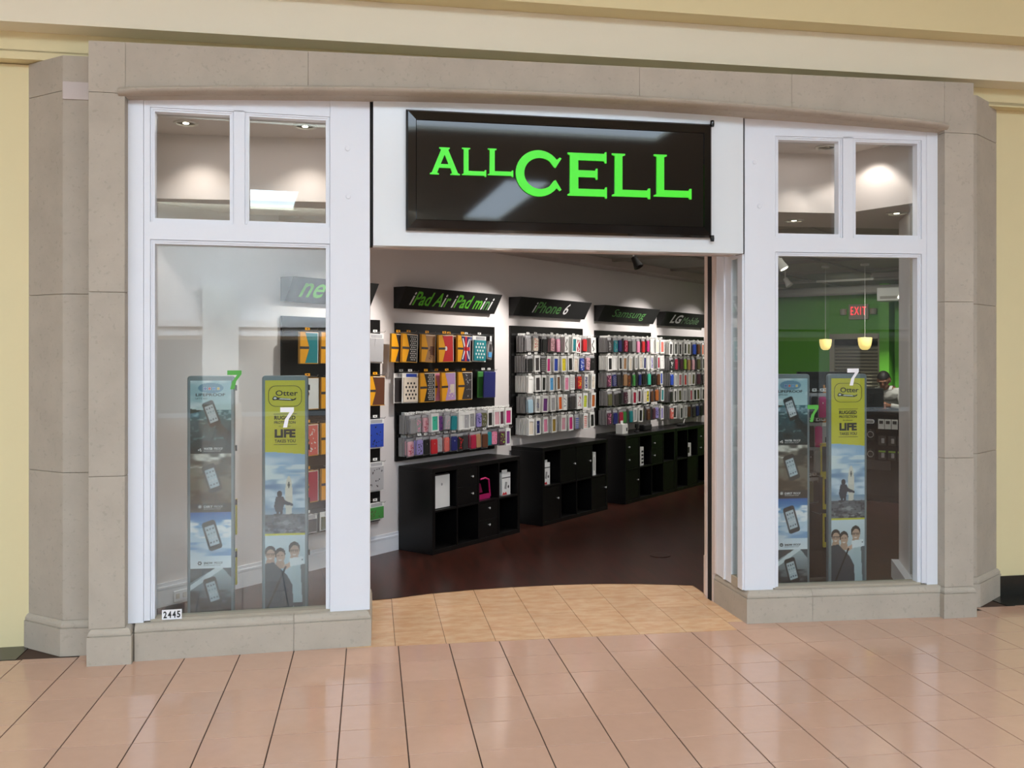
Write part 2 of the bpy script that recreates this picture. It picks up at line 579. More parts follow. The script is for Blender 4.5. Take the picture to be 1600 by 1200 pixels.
# ================================================================== SETTING: storefront bays
def bay(nm, F, label, cols, dz, base_joint, base_poly_a, base_poly_b, outer_first):
    root = tag(F.empty(nm), label, kind='structure')
    o0, j1, a0, a1, b0, b1, j2, o1 = cols        # outer, joint, pane edges, mullion, joint, outer
    zt = 3.36
    z1a, z1b = .217, 2.366 + dz; z2a, z2b = 2.513 + dz, 3.118 + dz
    bd = .024
    fr = MB()
    N0 = -.05
    fbox(fr, o0, j1 - .0015, N0 - .14, N0, .203, zt)                           # outer post
    fr.build('post', M_white, root)
    fr = MB(); fbox(fr, j2 + .0015, o1, N0 - .14, N0, .203, zt)
    fr.build('post', M_white, root)
    fr = MB(); n1 = N0 - .004
    fbox(fr, j1, a0 - bd, n1 - .09, n1, .212, zt)
    fr.build('stile', M_white, root)
    fr = MB(); fbox(fr, b1 + bd, j2, n1 - .09, n1, .212, zt)
    fr.build('stile', M_white, root)
    fr = MB()
    fbox(fr, a0 - bd, b1 + bd, n1 - .09, n1, z1b + bd, z2a - bd)
    fr.build('rail', M_white, root)
    fr = MB()
    fbox(fr, a0 - bd, b1 + bd, n1 - .09, n1, z2b + bd + .003, zt)
    fr.build('rail', M_white, root)
    fr = MB()
    fbox(fr, a1 + bd, b0 - bd, n1 - .09, n1, z2a - bd, z2b + bd + .012)
    fr.build('mullion', M_white, root)
    bt = MB(); n2 = n1 - .012
    def ring(mb, u0, u1, z0, z1, bottom=True):
        fbox(mb, u0 - bd, u0, n2 - .06, n2, z0 - (bd if bottom else 0), z1 + bd)
        fbox(mb, u1, u1 + bd, n2 - .06, n2, z0 - (bd if bottom else 0), z1 + bd)
        fbox(mb, u0, u1, n2 - .06, n2, z1, z1 + bd)
        if bottom: fbox(mb, u0, u1, n2 - .06, n2, z0 - bd, z0)
        b2 = .009
        n3 = n2 + .006
        fbox(mb, u0 - bd + .004, u0 - bd + .004 + b2, n3 - .02, n3, z0 - (bd - .004 if bottom else 0), z1 + bd - .004)
        fbox(mb, u1 + bd - .004 - b2, u1 + bd - .004, n3 - .02, n3, z0 - (bd - .004 if bottom else 0), z1 + bd - .004)
        fbox(mb, u0 - bd + .013, u1 + bd - .013, n3 - .02, n3, z1 + bd - .004 - b2, z1 + bd - .004)
    ring(bt, a0, b1, z1a, z1b, False); bt.build('bead', M_white, root)
    for (p, q) in ((a0, a1), (b0, b1)):
        bt = MB(); ring(bt, p, q, z2a, z2b + .006); bt.build('bead', M_white, root)
    fbox(MB(), a0 - bd, b1 + bd, n1 - .10, n1 - .01, .19, z1a).build('sill', M_beigesill, root)
    gz = n2 - .05
    fbox(MB(), a0 - .01, b1 + .01, gz - .006, gz, z1a - .008, z1b + .01).build('pane', M_glass, root)
    fbox(MB(), a0 - .01, a1 + .01, gz - .006, gz, z2a - .01, z2b + .014).build('pane', M_glass, root)
    fbox(MB(), b0 - .01, b1 + .01, gz - .006, gz, z2a - .01, z2b + .014).build('pane', M_glass, root)
    for pts in base_poly_a + base_poly_b:
        plinth('stone_base', pts, root_inv(root))
    return root


def root_inv(r):
    return None


M_beigesill = mat('stone_sill', (176, 166, 148), rough=.6)


def bay_bases(parent, polys):
    for p, fl_ in polys:
        plinth('stone_base', p, parent, flat=fl_)


wl = bay('window_1', FL, 'white framed left display window with two transom panes', (-.045, .042, .100, .511, .620, 1.060, 1.083, 1.318), 0, 0, [], [], True)
wr = bay('window_2', FR, 'white framed right display window with two transom panes', (.004, .197, .238, .653, .772, 1.205, 1.262, 1.352), .012, 0, [], [], False)
base1 = tag(empty('trim_4'), 'limestone base under the left display window', kind='structure')
base2 = tag(empty('trim_5'), 'limestone base under the right display window', kind='structure')
LJ = FL.xy(.875, 0); LJi = FL.xy(.875, -.17)
bay_bases(base1, [([FL.xy(.0, 0), FL.xy(.874, 0), FL.xy(.874, -.17), FL.xy(.0, -.17)], [1, 3]),
                  ([FL.xy(.876, 0), (0.0, 5.543), (.006, 6.17), (-.15, 6.17), (-.152, 5.71), FL.xy(.876, -.17)], [5])])
bay_bases(base2, [([(2.388, 5.629), FR.xy(.443, 0), FR.xy(.443, -.17), (2.545, 5.79), (2.545, 6.17), (2.372, 6.17)], [1]),
                  ([FR.xy(.445, 0), FR.xy(1.345, 0), FR.xy(1.345, -.17), FR.xy(.445, -.17)], [1, 3])])
M_pinkish = mat('jamb_paint', (222, 206, 196), rough=.45)
# returns of the bays towards the shop (corner post side, narrow side pane, rear post)
def bay_return(root_name, x, sgn, label):
    r = tag(empty(root_name, (x, 0, 0)), label, kind='structure')
    t = .10 * sgn
    xa, xb = sorted((0.006 * sgn, t)); 
    MB().box(xa, xb, 5.69 if sgn > 0 else 5.60, 5.765, .203, 3.34).build('post', M_white, r)
    MB().box(xa, sorted((.006 * sgn, .05 * sgn))[1] if sgn > 0 else xb, 5.874, 6.141, .203, 3.34).build('post', M_white, r)
    xa2, xb2 = sorted((-.004 * sgn, .03 * sgn))
    MB().box(xa2, xb2, 5.98, 6.0, .203, 2.40).build('bead', M_white, r)
    MB().box(xa, xb, 5.765, 5.874, 2.365, 3.34).build('rail', M_white, r)
    MB().box(xa, xb, 5.765, 5.874, .195, .262).build('sill', M_beigesill, r)
    xc, xd = sorted((.012 * sgn, .018 * sgn))
    MB().box(xc, xd, 5.76, 5.88, .255, 2.37).build('pane', M_glass, r)
    xe, xf = sorted((-.006 * sgn, .12 * sgn))
    MB().box(xe, xf, 6.172, 6.2, .0, 3.34).build('jamb', M_pinkish, r)
    MB().box(xe, xf, 6.142, 6.1715, .206, 3.34).build('jamb', M_pinkish, r)
    return r
bay_return('window_4', 2.375, 1, 'narrow side pane of the right bay facing the entrance')
bay_return('window_3', -.012, -1, 'narrow side pane of the left bay facing the entrance')
# rolling grille guide
M_pink = mat('pale_metal', (226, 206, 192), rough=.4)
dt = tag(empty('door_1', (2.37, 6.2, 0)), 'pale guide rail of the roller grille at the right of the entrance', kind='structure')
MB().box(-.006, .08, .003, .065, .0, 2.62).build('gap_shade', M_dark, dt)  # flush dark strip, its colour standing in for the shade of a recess
MB().box(-.012, .08, .066, .114, .0, 2.62).build('guide_rail', M_pink, dt)
MB().box(-.018, -.008, .074, .112, .02, .3).build('lock_plate', M_pink, dt)
# header over the entrance
hd = tag(FH.empty('door_2'), 'white header panel over the open shop entrance', kind='structure')
o = MB(); fbox(o, .012, 2.378, -.10, 0, 2.385, 3.40); o.build('header_panel', M_panel, hd, bevel=.002)
o = MB(); fbox(o, .0, 2.39, -.26, -.10, 2.392, 3.40); o.build('header_box', M_soffit, hd)
fbox(MB(), -.012, .012, -.12, -.018, 2.385, 3.4).build('shadow_gap', M_dark, hd)
fbox(MB(), 2.378, 2.392, -.12, -.018, 2.385, 3.4).build('shadow_gap', M_dark, hd)
# screw caps on the corner posts
for F_, pts in ((FL, ((1.187, 2.96), (1.191, 2.675))), (FR, ((.071, 2.983), (.105, 2.697)))):
    for u, z in pts:
        e = (wl if F_ is FL else wr)
        o = MB().lathe([(.016, 0), (.016, .003), (.012, .005)], seg=14)
        me = o.mesh('screw_cap', M_white); me.transform(Matrix.Translation((u, .05, z)) @ Matrix.Rotation(PI / 2, 4, 'X'))
        link('screw_cap', me, e)

# ================================================================== ALL CELL sign
sg = FH.empty('shop_sign', 1.178, .0, 2.48)
tag(sg, 'glossy black raised sign panel with green letters over the entrance', 'sign')
# outer 0.205..2.150 (u), z 2.475..3.2 ; local x = u-1.178, z = z-2.48
X0, X1, Z0, Z1 = .205 - 1.178, 2.148 - 1.178, -.003, .722
bw, bh = .058, .062
def rr(x0, x1, z0, z1, y): return [(x0, y, z0), (x1, y, z0), (x1, y, z1), (x0, y, z1)]
o = MB(); o.loft([rr(X0, X1, Z0, Z1, 0), rr(X0, X1, Z0, Z1, -.028), rr(X0 + .012, X1 - .012, Z0 + .012, Z1 - .012, -.045), rr(X0 + bw, X1 - bw, Z0 + bh, Z1 - bh, -.052), rr(X0 + bw + .004, X1 - bw - .004, Z0 + bh + .004, Z1 - bh - .004, -.046)])
o.build('sign_body', M_signblack, sg)
for (cx, cz) in ((X0, Z0), (X1, Z0), (X0, Z1), (X1, Z1)):
    o = MB().lathe([(.0, -.03), (.017, -.028), (.02, 0), (.017, .028), (.0, .03)], seg=12)
    me = o.mesh('corner_cap', M_signblack, True); me.transform(Matrix.Translation((cx + (.004 if cx > 0 else .012), -.03, cz + (.004 if cz > .3 else -.004))) @ Matrix.Scale(.7, 4))
    if cx > 0: link('corner_cap', me, sg)
LET = {
 'L': [[(0, 0), (0, .035), (.07, .06), (.07, .94), (0, .965), (0, 1), (.34, 1), (.34, .965), (.27, .94), (.27, .16), (.92, .16), (.95, .21), (1, .21), (1, -.04), (.95, -.04), (.92, 0)]],
 'E': [[(0, 0), (0, .035), (.055, .06), (.055, .94), (0, .965), (0, 1), (.93, 1), (.95, 1.04), (.99, 1.04), (.99, .78), (.95, .78), (.92, .83), (.27, .83), (.27, .6), (.70, .6), (.72, .65), (.76, .65), (.76, .39), (.72, .39), (.70, .44), (.27, .44), (.27, .17), (.94, .17), (.96, .22), (1.0, .22), (1.0, -.04), (.96, -.04), (.94, 0)]],
 'A': [[(0, 0), (0, .04), (.06, .07), (.37, .92), (.31, .96), (.31, 1), (.66, 1), (.66, .96), (.61, .92), (.93, .07), (1, .04), (1, 0), (.68, 0), (.68, .04), (.74, .07), (.68, .25), (.31, .25), (.24, .07), (.30, .04), (.30, 0)], [(.36, .39), (.62, .39), (.49, .74)]],
}
cpts = []
for i in range(33):
    a = math.radians(38 + (322 - 38) * i / 32); cpts.append((.5 + .5 * math.cos(a), .5 + .5 * math.sin(a)))
inner = []
for i in range(33):
    a = math.radians(44 + (316 - 44) * i / 32); inner.append((.53 + .345 * math.cos(a), .5 + .335 * math.sin(a)))
cp = [(.99, .84)] + [(1.0, .86)] + cpts[0:] + [(1.0, .14), (.99, .16)]
LET['C'] = [[(.96, .86), (1.0, .84)] + [(.87, .63)] + [(.83, .65)] + inner[1:-1] + [(.83, .35), (.87, .37), (1.0, .16), (.96, .13)] + list(reversed(cpts))]
for ch, u0, u1, z0, z1 in (('A', .346, .528, 2.813, 2.977), ('L', .540, .688, 2.815, 2.980), ('L', .698, .855, 2.820, 2.982), ('C', .870, 1.157, 2.70, 2.984), ('E', 1.196, 1.447, 2.712, 2.978), ('L', 1.480, 1.729, 2.717, 2.984), ('L', 1.753, 2.002, 2.724, 2.989)):
    me = shape_mesh(LET[ch], .006, M_green)
    me.transform(Matrix.Translation((u0 - 1.178, -.052, z0 - 2.48)) @ Matrix.Diagonal((u1 - u0, 1, z1 - z0, 1)))
    link('letter', me, sg)

# ================================================================== opposite side of the concourse (seen in glass and gloss)
mc = tag(empty('ceiling', (0, 0, SKY_Z)), 'white concourse ceiling with skylights, several added for light', kind='structure')
xs = sorted({-30, 42} | {s[0] for s in SKYLIGHTS} | {s[2] for s in SKYLIGHTS}); ys = sorted({-16.2, 5.5} | {s[1] for s in SKYLIGHTS} | {s[3] for s in SKYLIGHTS})
o = MB()
for i in range(len(xs) - 1):
    for j in range(len(ys) - 1):
        cx, cy = (xs[i] + xs[i + 1]) / 2, (ys[j] + ys[j + 1]) / 2
        if not any(s[0] < cx < s[2] and s[1] < cy < s[3] for s in SKYLIGHTS):
            o.box(xs[i], xs[i + 1], ys[j], ys[j + 1], 0, .12)
o.build('ceiling_board', M_cream, mc)
for s in SKYLIGHTS:
    MB().box(s[0], s[2], s[1], s[3], .06, .10).build('skylight', M_sky, mc)
op = tag(empty('wall_back', (0, -16, 0)), 'cream shopfronts across the concourse', kind='structure')
MB().box(-30, 42, -.4, 0, 2.74, 5.5).build('upper_wall', M_white, op)
MB().box(-30, 42, -.05, .35, 2.55, 2.74).build('cornice', M_white, op)
MB().box(-30, 42, -.05, .22, 2.30, 2.48).build('cornice', M_white, op)
M_shopdark = mat('shop_dark', (128, 122, 112), rough=.6)
MB().box(-30, 42, -2.5, -2.4, 0, 2.8).build('shop_back', M_shopdark, op)
x = -27.01
while x < 41:
    MB().box(x, x + .96, -.4, .40, 0, 3.7).build('pilaster', M_panel, op)
    MB().box(x - .08, x + 1.04, -.4, .48, 0, .4).build('pilaster_base', M_stone, op)
    MB().box(x + .96, x + 3.6, -.3, -.05, 2.2, 2.56).build('lintel', M_cream, op)
    x += 3.6
area('facade_wash', (-.6, -12.6, 5.35), (math.radians(-50), 0, 0), 5.5, 1.2, 900, (.86, .94, 1))  # added lamp, brightens the opposite wall so the left window reflects it
# ================================================================== SHOP INTERIOR: shell
FCZ = 3.20     # ceiling of the front zone
SOF = 2.77     # soffit under the bulkhead
MCZ = 2.86     # main ceiling


def wbox(nm, u0, u1, n0, n1, z0, z1, m, label):
    return tag(link(nm, fbox(MB(), u0, u1, n0, n1, z0, z1).mesh(nm, m), None, W.pt(0, 0), W.rz), label, kind='structure')


wbox('wall_left', -3.2, 9.9, -.12, 0, 0, 3.4, M_wall, 'long white product wall of the shop')
wbox('wall_back', 9.73, 9.85, -.1, 4.3, 0, 3.0, M_wallgreen, 'lime green back wall of the shop')
wbox('wall_right', 1.9, 9.85, 3.87, 3.97, 0, 3.4, M_wall, 'right hand shop wall')
o = MB(); fbox(o, 9.40, 9.73, 1.755, 1.90, 0, MCZ); fbox(o, 9.66, 9.73, 1.93, 3.87, 0, MCZ)
tag(link('wall_back', o.mesh('green_pier', M_wallgreen), None, W.pt(0, 0), W.rz), 'lime green pier beside the louvred door', kind='structure')
tag(link('wall_right', MB().prism([(3.66, 5.70), (3.80, 5.70), (4.18, 6.55), (4.16, 6.62), (4.05, 6.62)], 0, 3.3).mesh('side', M_wall)), 'white end wall of the right display window', kind='structure')
tag(link('wall_right', MB().prism([(3.82, 5.80), (4.2, 5.95), (4.35, 6.7), (4.18, 6.6)], 0, 3.4).mesh('fill', M_wall)), 'wall thickness behind the right display window', kind='structure')
tag(link('baseboard_right', MB().prism([(3.62, 5.75), (3.66, 5.73), (4.07, 6.64), (4.01, 6.66)], .004, .14).mesh('baseboard_right', M_white)), 'white baseboard of the right display window', kind='structure')
# baseboard of the product wall: body, groove and cap
o = MB(); fbox(o, -3.1, 9.7, 0, .016, 0, .118); fbox(o, -3.1, 9.7, 0, .012, .118, .124); fbox(o, -3.1, 9.7, 0, .018, .124, .140); fbox(o, -3.1, 9.7, 0, .010, .140, .165)
tag(link('baseboard_left', o.mesh('baseboard_left', M_white), None, W.pt(0, 0), W.rz), 'tall white baseboard of the product wall', kind='structure')
# ceilings
tag(link('ceiling', MB().prism([(-1.75, 5.62), (4.1, 5.80), (4.3, 7.2), (-.8, 7.2), (-1.9, 5.95)], FCZ, FCZ + .1).mesh('front', M_soffit)), 'pale ceiling of the display zone', kind='structure')
BK = [(-1.75, 6.41), (3.43, 6.32), (3.69, 5.76), (4.1, 5.86), (4.3, 7.02), (-1.1, 7.05)]
tag(link('ceiling', MB().prism(BK, SOF, FCZ + .05).mesh('bulkhead', M_soffit)), 'dropped bulkhead behind the shop windows', kind='structure')
cm = MB(); cu = [(-.75, -.1), (9.9, -.1), (9.9, 4.0), (2.3, 4.0), (2.3, 3.3)]
cm.loft([[(u, -n, MCZ) for u, n in cu], [(u, -n, MCZ + .1) for u, n in cu]])
ceil = tag(link('ceiling', cm.mesh('ceiling', M_ceil), None, W.pt(0, 0), W.rz), 'grey painted ceiling of the shop', kind='structure')
fbox(MB(), -1.0, 9.73, .0, .24, SOF, MCZ + .02).build('wall_soffit', M_soffit, ceil)
# ceiling joints and conduits
for (n, r_c) in ((1.15, .012), (2.17, .012), (3.0, .012)):
    MB().tube([(0.2, -n, MCZ - .015), (9.7, -n, MCZ - .015)], r_c, 6).build('conduit', M_ceil, ceil)
for u in (2.2, 3.7, 5.2, 6.7, 8.2):
    fbox(MB(), u, u + .05, .24, 3.87, MCZ - .03, MCZ).build('ceiling_joint', M_ceil, ceil)
MB().tube([(8.9, -.3, MCZ - .12), (8.9, -3.8, MCZ - .12)], .07, 10).build('pipe', M_ceil, ceil)
M_fixture = mat('fixture_white', (205, 203, 196), rough=.5)
lf = tag(W.empty('ceiling_light', 7.5, 2.35, MCZ), 'unlit white fluorescent fitting on the grey shop ceiling', 'light fitting')
fbox(MB(), -.12, .12, -.18, .9, -.06, -.001).build('housing', M_fixture, lf)
MB().tube([(-.05, .16, -.075), (-.05, -.88, -.075)], .014, 8).build('tube_lamp', M_fixture, lf)
MB().tube([(.05, .16, -.075), (.05, -.88, -.075)], .014, 8).build('tube_lamp', M_fixture, lf)
ac = tag(W.empty('wall_unit', 8.7, 1.95, 2.55), 'pale boxed unit under the ceiling at the back of the shop', 'unit')
fbox(MB(), 0, .3, -.05, .9, 0, .20).build('casing', M_fixture, ac, bevel=.01)
fbox(MB(), -.02, .0, .0, .85, .03, .07).build('grille', M_ceil, ac)
# recessed downlights
M_lampon = mat('lamp_lit', (255, 240, 220), emit=(255, 238, 214), estr=14)
for i, (x, y, z, lab, on) in enumerate(((-1.16, 6.08, FCZ, 'recessed downlight over the left pane of the left display window', 1), (-.42, 6.05, FCZ, 'recessed downlight over the right pane of the left display window', 1),
                                        (3.18, 6.10, FCZ, 'unlit ring downlight above the right display window', 0), (3.62, 5.98, FCZ, 'small lit downlight at the far right display window', 1),
                                        (3.22, 6.69, SOF, 'recessed downlight in the bulkhead soffit, left of the pair', 1), (3.80, 6.24, SOF, 'recessed downlight in the bulkhead soffit, right of the pair', 1))):
    dl = tag(empty('downlight', (x, y, z)), lab, 'downlight')
    MB().lathe([(.075, -.001), (.075, -.008), (.058, -.010), (.056, -.001)], seg=24).build('trim_ring', M_fixture, dl)
    MB().lathe([(.018, -.0015), (.018, -.006), (.0, -.009)], seg=16).build('lamp', M_lampon if on else M_ceil, dl)
WARM = (1, .90, .84)
spot('downlight_beam', (-1.12, 6.17, FCZ - .03), (-1.12, 6.24, 2.2), 24, WARM, 105, .9)
spot('downlight_beam', (-.42, 6.15, FCZ - .03), (-.42, 6.22, 2.2), 24, WARM, 105, .9)
spot('downlight_beam', (3.40, 5.97, FCZ - .03), (3.44, 6.14, 2.2), 13, WARM, 112, .35)
spot('downlight_beam', (3.05, 6.12, FCZ - .05), (3.0, 6.24, 2.2), 9, WARM, 75, .5)
# wall outlet
ot = tag(W.empty('wall_outlet', -1.93, .016, .02), 'white double wall outlet low on the baseboard in the left window', 'outlet')
fbox(MB(), 0, .115, .001, .008, 0, .075).build('cover_plate', M_white, ot, bevel=.003)
for k in (.03, .085):
    fbox(MB(), k - .014, k + .014, .008, .011, .02, .055).build('socket', M_fixture, ot)

# ================================================================== category signs over the boards
M_txtgreen = mat('letter_green', (104, 200, 60), rough=.5)
M_txtgreen_d = mat('letter_green_dim', (96, 158, 88), rough=.5)
M_txtwhite = mat('letter_white', (240, 240, 240), rough=.5)
M_txtgrey = mat('letter_grey_green', (104, 136, 100), rough=.5)


def light_box(u0, u1, z0, z1, label, words):
    r = tag(W.empty('category_sign', u0, 0.001, z0), label, 'sign')
    w = u1 - u0; h = z1 - z0
    d0, d1 = .05, .153
    o = MB()
    prof = [(0, 0), (-d0, 0), (-d1, h), (0, h)]
    o.loft([[(0, y, z) for y, z in prof], [(w, y, z) for y, z in prof]])
    o.build('sign_box', M_blackmatte, r)
    ang = math.atan2(d1 - d0, h)
    Mx = Matrix.Translation((0, -d0 - .0022, 0)) @ Matrix.Rotation(ang, 4, 'X')
    hs = math.hypot(h, d1 - d0)
    for (txt, a, b_, za, zb, m, kw) in words:
        mats = m if isinstance(m, list) else [m]
        me = font_mesh(txt, mats=mats, **kw)
        me.transform(UP); fit(me, a - u0, b_ - u0, za * hs, zb * hs)
        me.transform(Mx)
        link('lettering', me, r)
    return r


gw = [M_txtgreen, M_txtwhite, M_txtgreen_d]
sl = dict(shear=.22)
light_box(-.985, -.06, 2.147, 2.335, 'black slanted sign reading new above the board inside the left window', [('new', -.87, -.42, .2, .78, M_txtgreen, dict(offset=.012, **sl))])
light_box(.277, 1.678, 2.147, 2.335, 'black slanted category sign lettered for tablets in green and white', [('iPad Air iPad mini', .40, 1.58, .17, .82, gw, dict(offset=.014, idx=[1, 0, 0, 0, 0, 0, 1, 0, 0, 1, 0, 0, 0, 0, 0, 1, 2, 1], **sl))])
light_box(1.992, 3.39, 2.147, 2.335, 'black slanted category sign ending in a white 6', [('iPhone 6', 2.30, 2.97, .2, .82, [M_txtgreen_d, M_txtwhite], dict(offset=.010, idx=[1, 0, 0, 0, 0, 0, 0, 1], **sl))])
light_box(3.685, 5.08, 2.140, 2.326, 'black slanted category sign with thin dim green lettering', [('Samsung', 3.95, 4.77, .16, .80, M_txtgreen_d, dict(offset=-.002, **sl))])
light_box(5.28, 6.68, 2.132, 2.312, 'black slanted category sign starting with two bold white letters', [('LG', 5.50, 5.82, .2, .82, M_txtwhite, dict(offset=.03, **sl)), ('Mobile', 5.84, 6.36, .2, .70, M_txtgrey, dict(offset=.0, **sl))])

# ================================================================== slat boards with hooks
ORD = ['first', 'second', 'third', 'fourth', 'fifth', 'sixth', 'seventh', 'eighth', 'ninth', 'tenth', 'eleventh', 'twelfth', 'thirteenth', 'fourteenth', 'fifteenth', 'sixteenth']
hook_me = MB().tube([(0, 0, 0), (0, -.19, 0), (0, -.20, .012)], .0022, 5).mesh('hook', M_steel)


def board(u0, u1, z0, z1, label, rails):
    r = tag(W.empty('display_board', u0, .001, z0), label, 'display board')
    w = u1 - u0
    fbox(MB(), 0, w, 0, .022, 0, z1 - z0).build('panel', M_black, r)
    for z in rails:
        fbox(MB(), .01, w - .01, .022, .027, z - z0 - .012, z - z0 + .012).build('rail', M_blackmatte, r)
    for z in rails:
        fbox(MB(), .01, w - .01, .022, .026, z - z0 - .105, z - z0 - .095).build('rail', M_blackmatte, r)
    return r


Z1 = [1.93, 1.585, 1.212, 1.013]
Z2 = [1.948, 1.738, 1.532, 1.318, 1.092]
Z0R = [1.925, 1.565, 1.20, .835, .49]
b0 = board(-.985, .085, .30, 2.035, 'tall black display board behind the left window post', Z0R)
b1 = board(.285, 1.72, .79, 2.017, 'black display board of tablet covers, first in the doorway', Z1)
b2 = board(1.992, 3.40, .90, 2.04, 'black display board of phone cases, second in the doorway', Z2)
b3 = board(3.685, 5.08, .905, 2.03, 'black display board of phone cases, third in the doorway', [z + .005 for z in Z2])
b4 = board(5.288, 6.70, .90, 2.0, 'black display board of phone cases, last in the doorway', [z - .02 for z in Z2])


def hook(bd, u, z):
    o = bpy.data.objects.new('hook', hook_me); COL.objects.link(o); o.parent = bd
    l = bd.matrix_basis.inverted() @ Vector(W.pt(u, .023, z))
    o.location = l


# ================================================================== low black cabinets
def cabinet(u0, h, label, drawers, knobs, last=False):
    r = tag(W.empty('cube_cabinet', u0, .024, 0.005), label, 'cabinet')
    wd, dp, t, ti = 1.288, .396, .038, .018
    P = lambda nm, a, b_, c, d, e, f, m=M_black: fbox(MB(), a, b_, c, d, e, f).build(nm, m, r, bevel=.0015)
    P('top', 0, wd, 0, dp, h - t, h)
    P('base', t, wd - t, 0, dp, 0, t)
    P('side_panel', 0, t, 0, dp, 0, h - t)
    P('side_panel', wd - t, wd, 0, dp, 0, h - t)
    cw = (wd - 2 * t - 3 * ti) / 4
    xs = [t + i * (cw + ti) for i in range(4)]
    for i in range(1, 4):
        P('divider', xs[i] - ti, xs[i], 0, dp, t, h - t)
    zm = h / 2
    for i in range(4):
        P('shelf', xs[i], xs[i] + cw, 0, dp - .002, zm - .01, zm + .008)
    P('back_panel', t, wd - t, 0, .006, t, h - t, M_dark)
    for (c, row, n) in drawers:
        z0, z1 = (zm + .010, h - t - .002) if row else (t + .002, zm - .012)
        hh = (z1 - z0) / n
        for k in range(n):
            d = fbox(MB(), xs[c] + .003, xs[c] + cw - .003, dp - .03, dp - .004, z0 + k * hh + .0015, z0 + (k + 1) * hh - .0015).build('drawer_front' if n > 1 else 'door', M_black, r, bevel=.001)
            for (ku, kz) in knobs:
                if xs[c] - .01 < ku - u0 < xs[c] + cw + .02 and z0 + k * hh < kz < z0 + (k + 1) * hh:
                    me = MB().lathe([(.004, 0), (.004, .012), (.010, .014), (.011, .020), (.0, .024)], seg=10).mesh('knob', M_knob, True)
                    me.transform(Matrix.Translation((min(max(ku - u0, xs[c] + .02), xs[c] + cw - .02), -dp + .004, kz)) @ Matrix.Rotation(PI / 2, 4, 'X'))
                    link('knob', me, d)
    return r


cabinet(.318, .745, 'black cube cabinet nearest the door, holding the white tablet box', [(1, 1, 2), (2, 0, 2)], [(.86, .625), (.86, .47), (1.11, .305), (1.11, .15)])
cabinet(2.0, .79, 'black cube cabinet under the second case board', [(1, 1, 1), (2, 1, 1), (0, 0, 1), (3, 0, 1)], [(2.59, .58), (2.90, .58), (2.27, .255), (3.23, .255)])
cabinet(3.70, .80, 'black cube cabinet under the third case board', [(0, 1, 2), (2, 1, 2), (0, 0, 1), (3, 0, 1)], [(3.77, .66), (3.77, .51), (4.40, .66), (4.40, .51), (3.98, .26), (4.64, .26)])
cabinet(5.0, .80, 'far black cube cabinet under the last case board', [(2, 1, 2), (1, 0, 1), (3, 0, 1)], [(5.72, .65), (5.72, .50)])

# shop lighting along the product wall
M_spotblack = mat('spot_black', (28, 27, 26), rough=.4)
SP = [(-.45, 1.25), (1.45, 1.35), (3.1, 1.35), (4.75, 1.35), (6.3, 1.35)]
WSP = (1, .94, .89)
for i, (u, n) in enumerate(SP):
    spot('wall_beam', W.pt(u + .55, n - .35, 2.74), W.pt(u - .1, .05, 1.40), (120, 135, 135, 160, 95)[i], WSP, 74, .7, .03)
for (u, n, z, lab) in ((2.43, 1.22, 2.76, 'black track spotlight hanging from the ceiling above the entrance'), (6.2, 1.4, 2.80, 'second ceiling spotlight deeper in the shop'), (3.46, 2.32, 2.76, 'bright spotlight seen at the left edge of the right window')):
    r = tag(W.empty('spotlight', u, n, z), lab, 'spotlight')
    MB().tube([(0, 0, .099), (0, 0, -.05)], .009, 8).build('stem', M_fixture, r)
    me = MB().lathe([(.0, .0), (.03, .005), (.035, .06), (.05, .12), (.046, .122), (.0, .10)], seg=16).mesh('head', M_spotblack if u == 2.43 else M_fixture, True)
    me.transform(Matrix.Translation((0, 0, -.05)) @ Matrix.Rotation(math.radians(150), 4, 'X'))
    link('head', me, r)
    if 3 < u < 4:
        me = MB().lathe([(.0, .115), (.042, .118), (.0, .12)], seg=14).mesh('lamp', M_lampon); me.transform(Matrix.Translation((0, 0, -.05)) @ Matrix.Rotation(math.radians(150), 4, 'X')); link('lamp', me, r)
spot('entry_beam', (.7, 6.68, SOF - .03), (.75, 6.15, 0), 60, WARM, 100, .8)
spot('entry_beam', (1.75, 6.66, SOF - .03), (1.7, 6.15, 0), 60, WARM, 100, .8)
for x_ in (.7, 1.75):
    dl = tag(empty('downlight', (x_, 6.68, SOF)), 'recessed downlight above the entrance paving, %s of the two' % ('left' if x_ < 1 else 'right'), 'downlight')
    MB().lathe([(.075, -.001), (.075, -.008), (.058, -.010), (.056, -.001)], seg=24).build('trim_ring', M_fixture, dl)
    MB().lathe([(.018, -.0015), (.018, -.006), (.0, -.009)], seg=16).build('lamp', M_lampon, dl)
area('front_fill', (1.0, 6.0, FCZ - .02), (0, 0, 0), 4.6, .5, 9, (1, .9, .88))  # added fill in place of bounced light, has no fitting
area('shop_fill', W.pt(3.5, 2.3, 2.8), (0, 0, 0), 5.0, 2.0, 28, (1, .94, .88)).rotation_euler = (0, 0, W.rz)  # added general fill under the ceiling, not a fitting
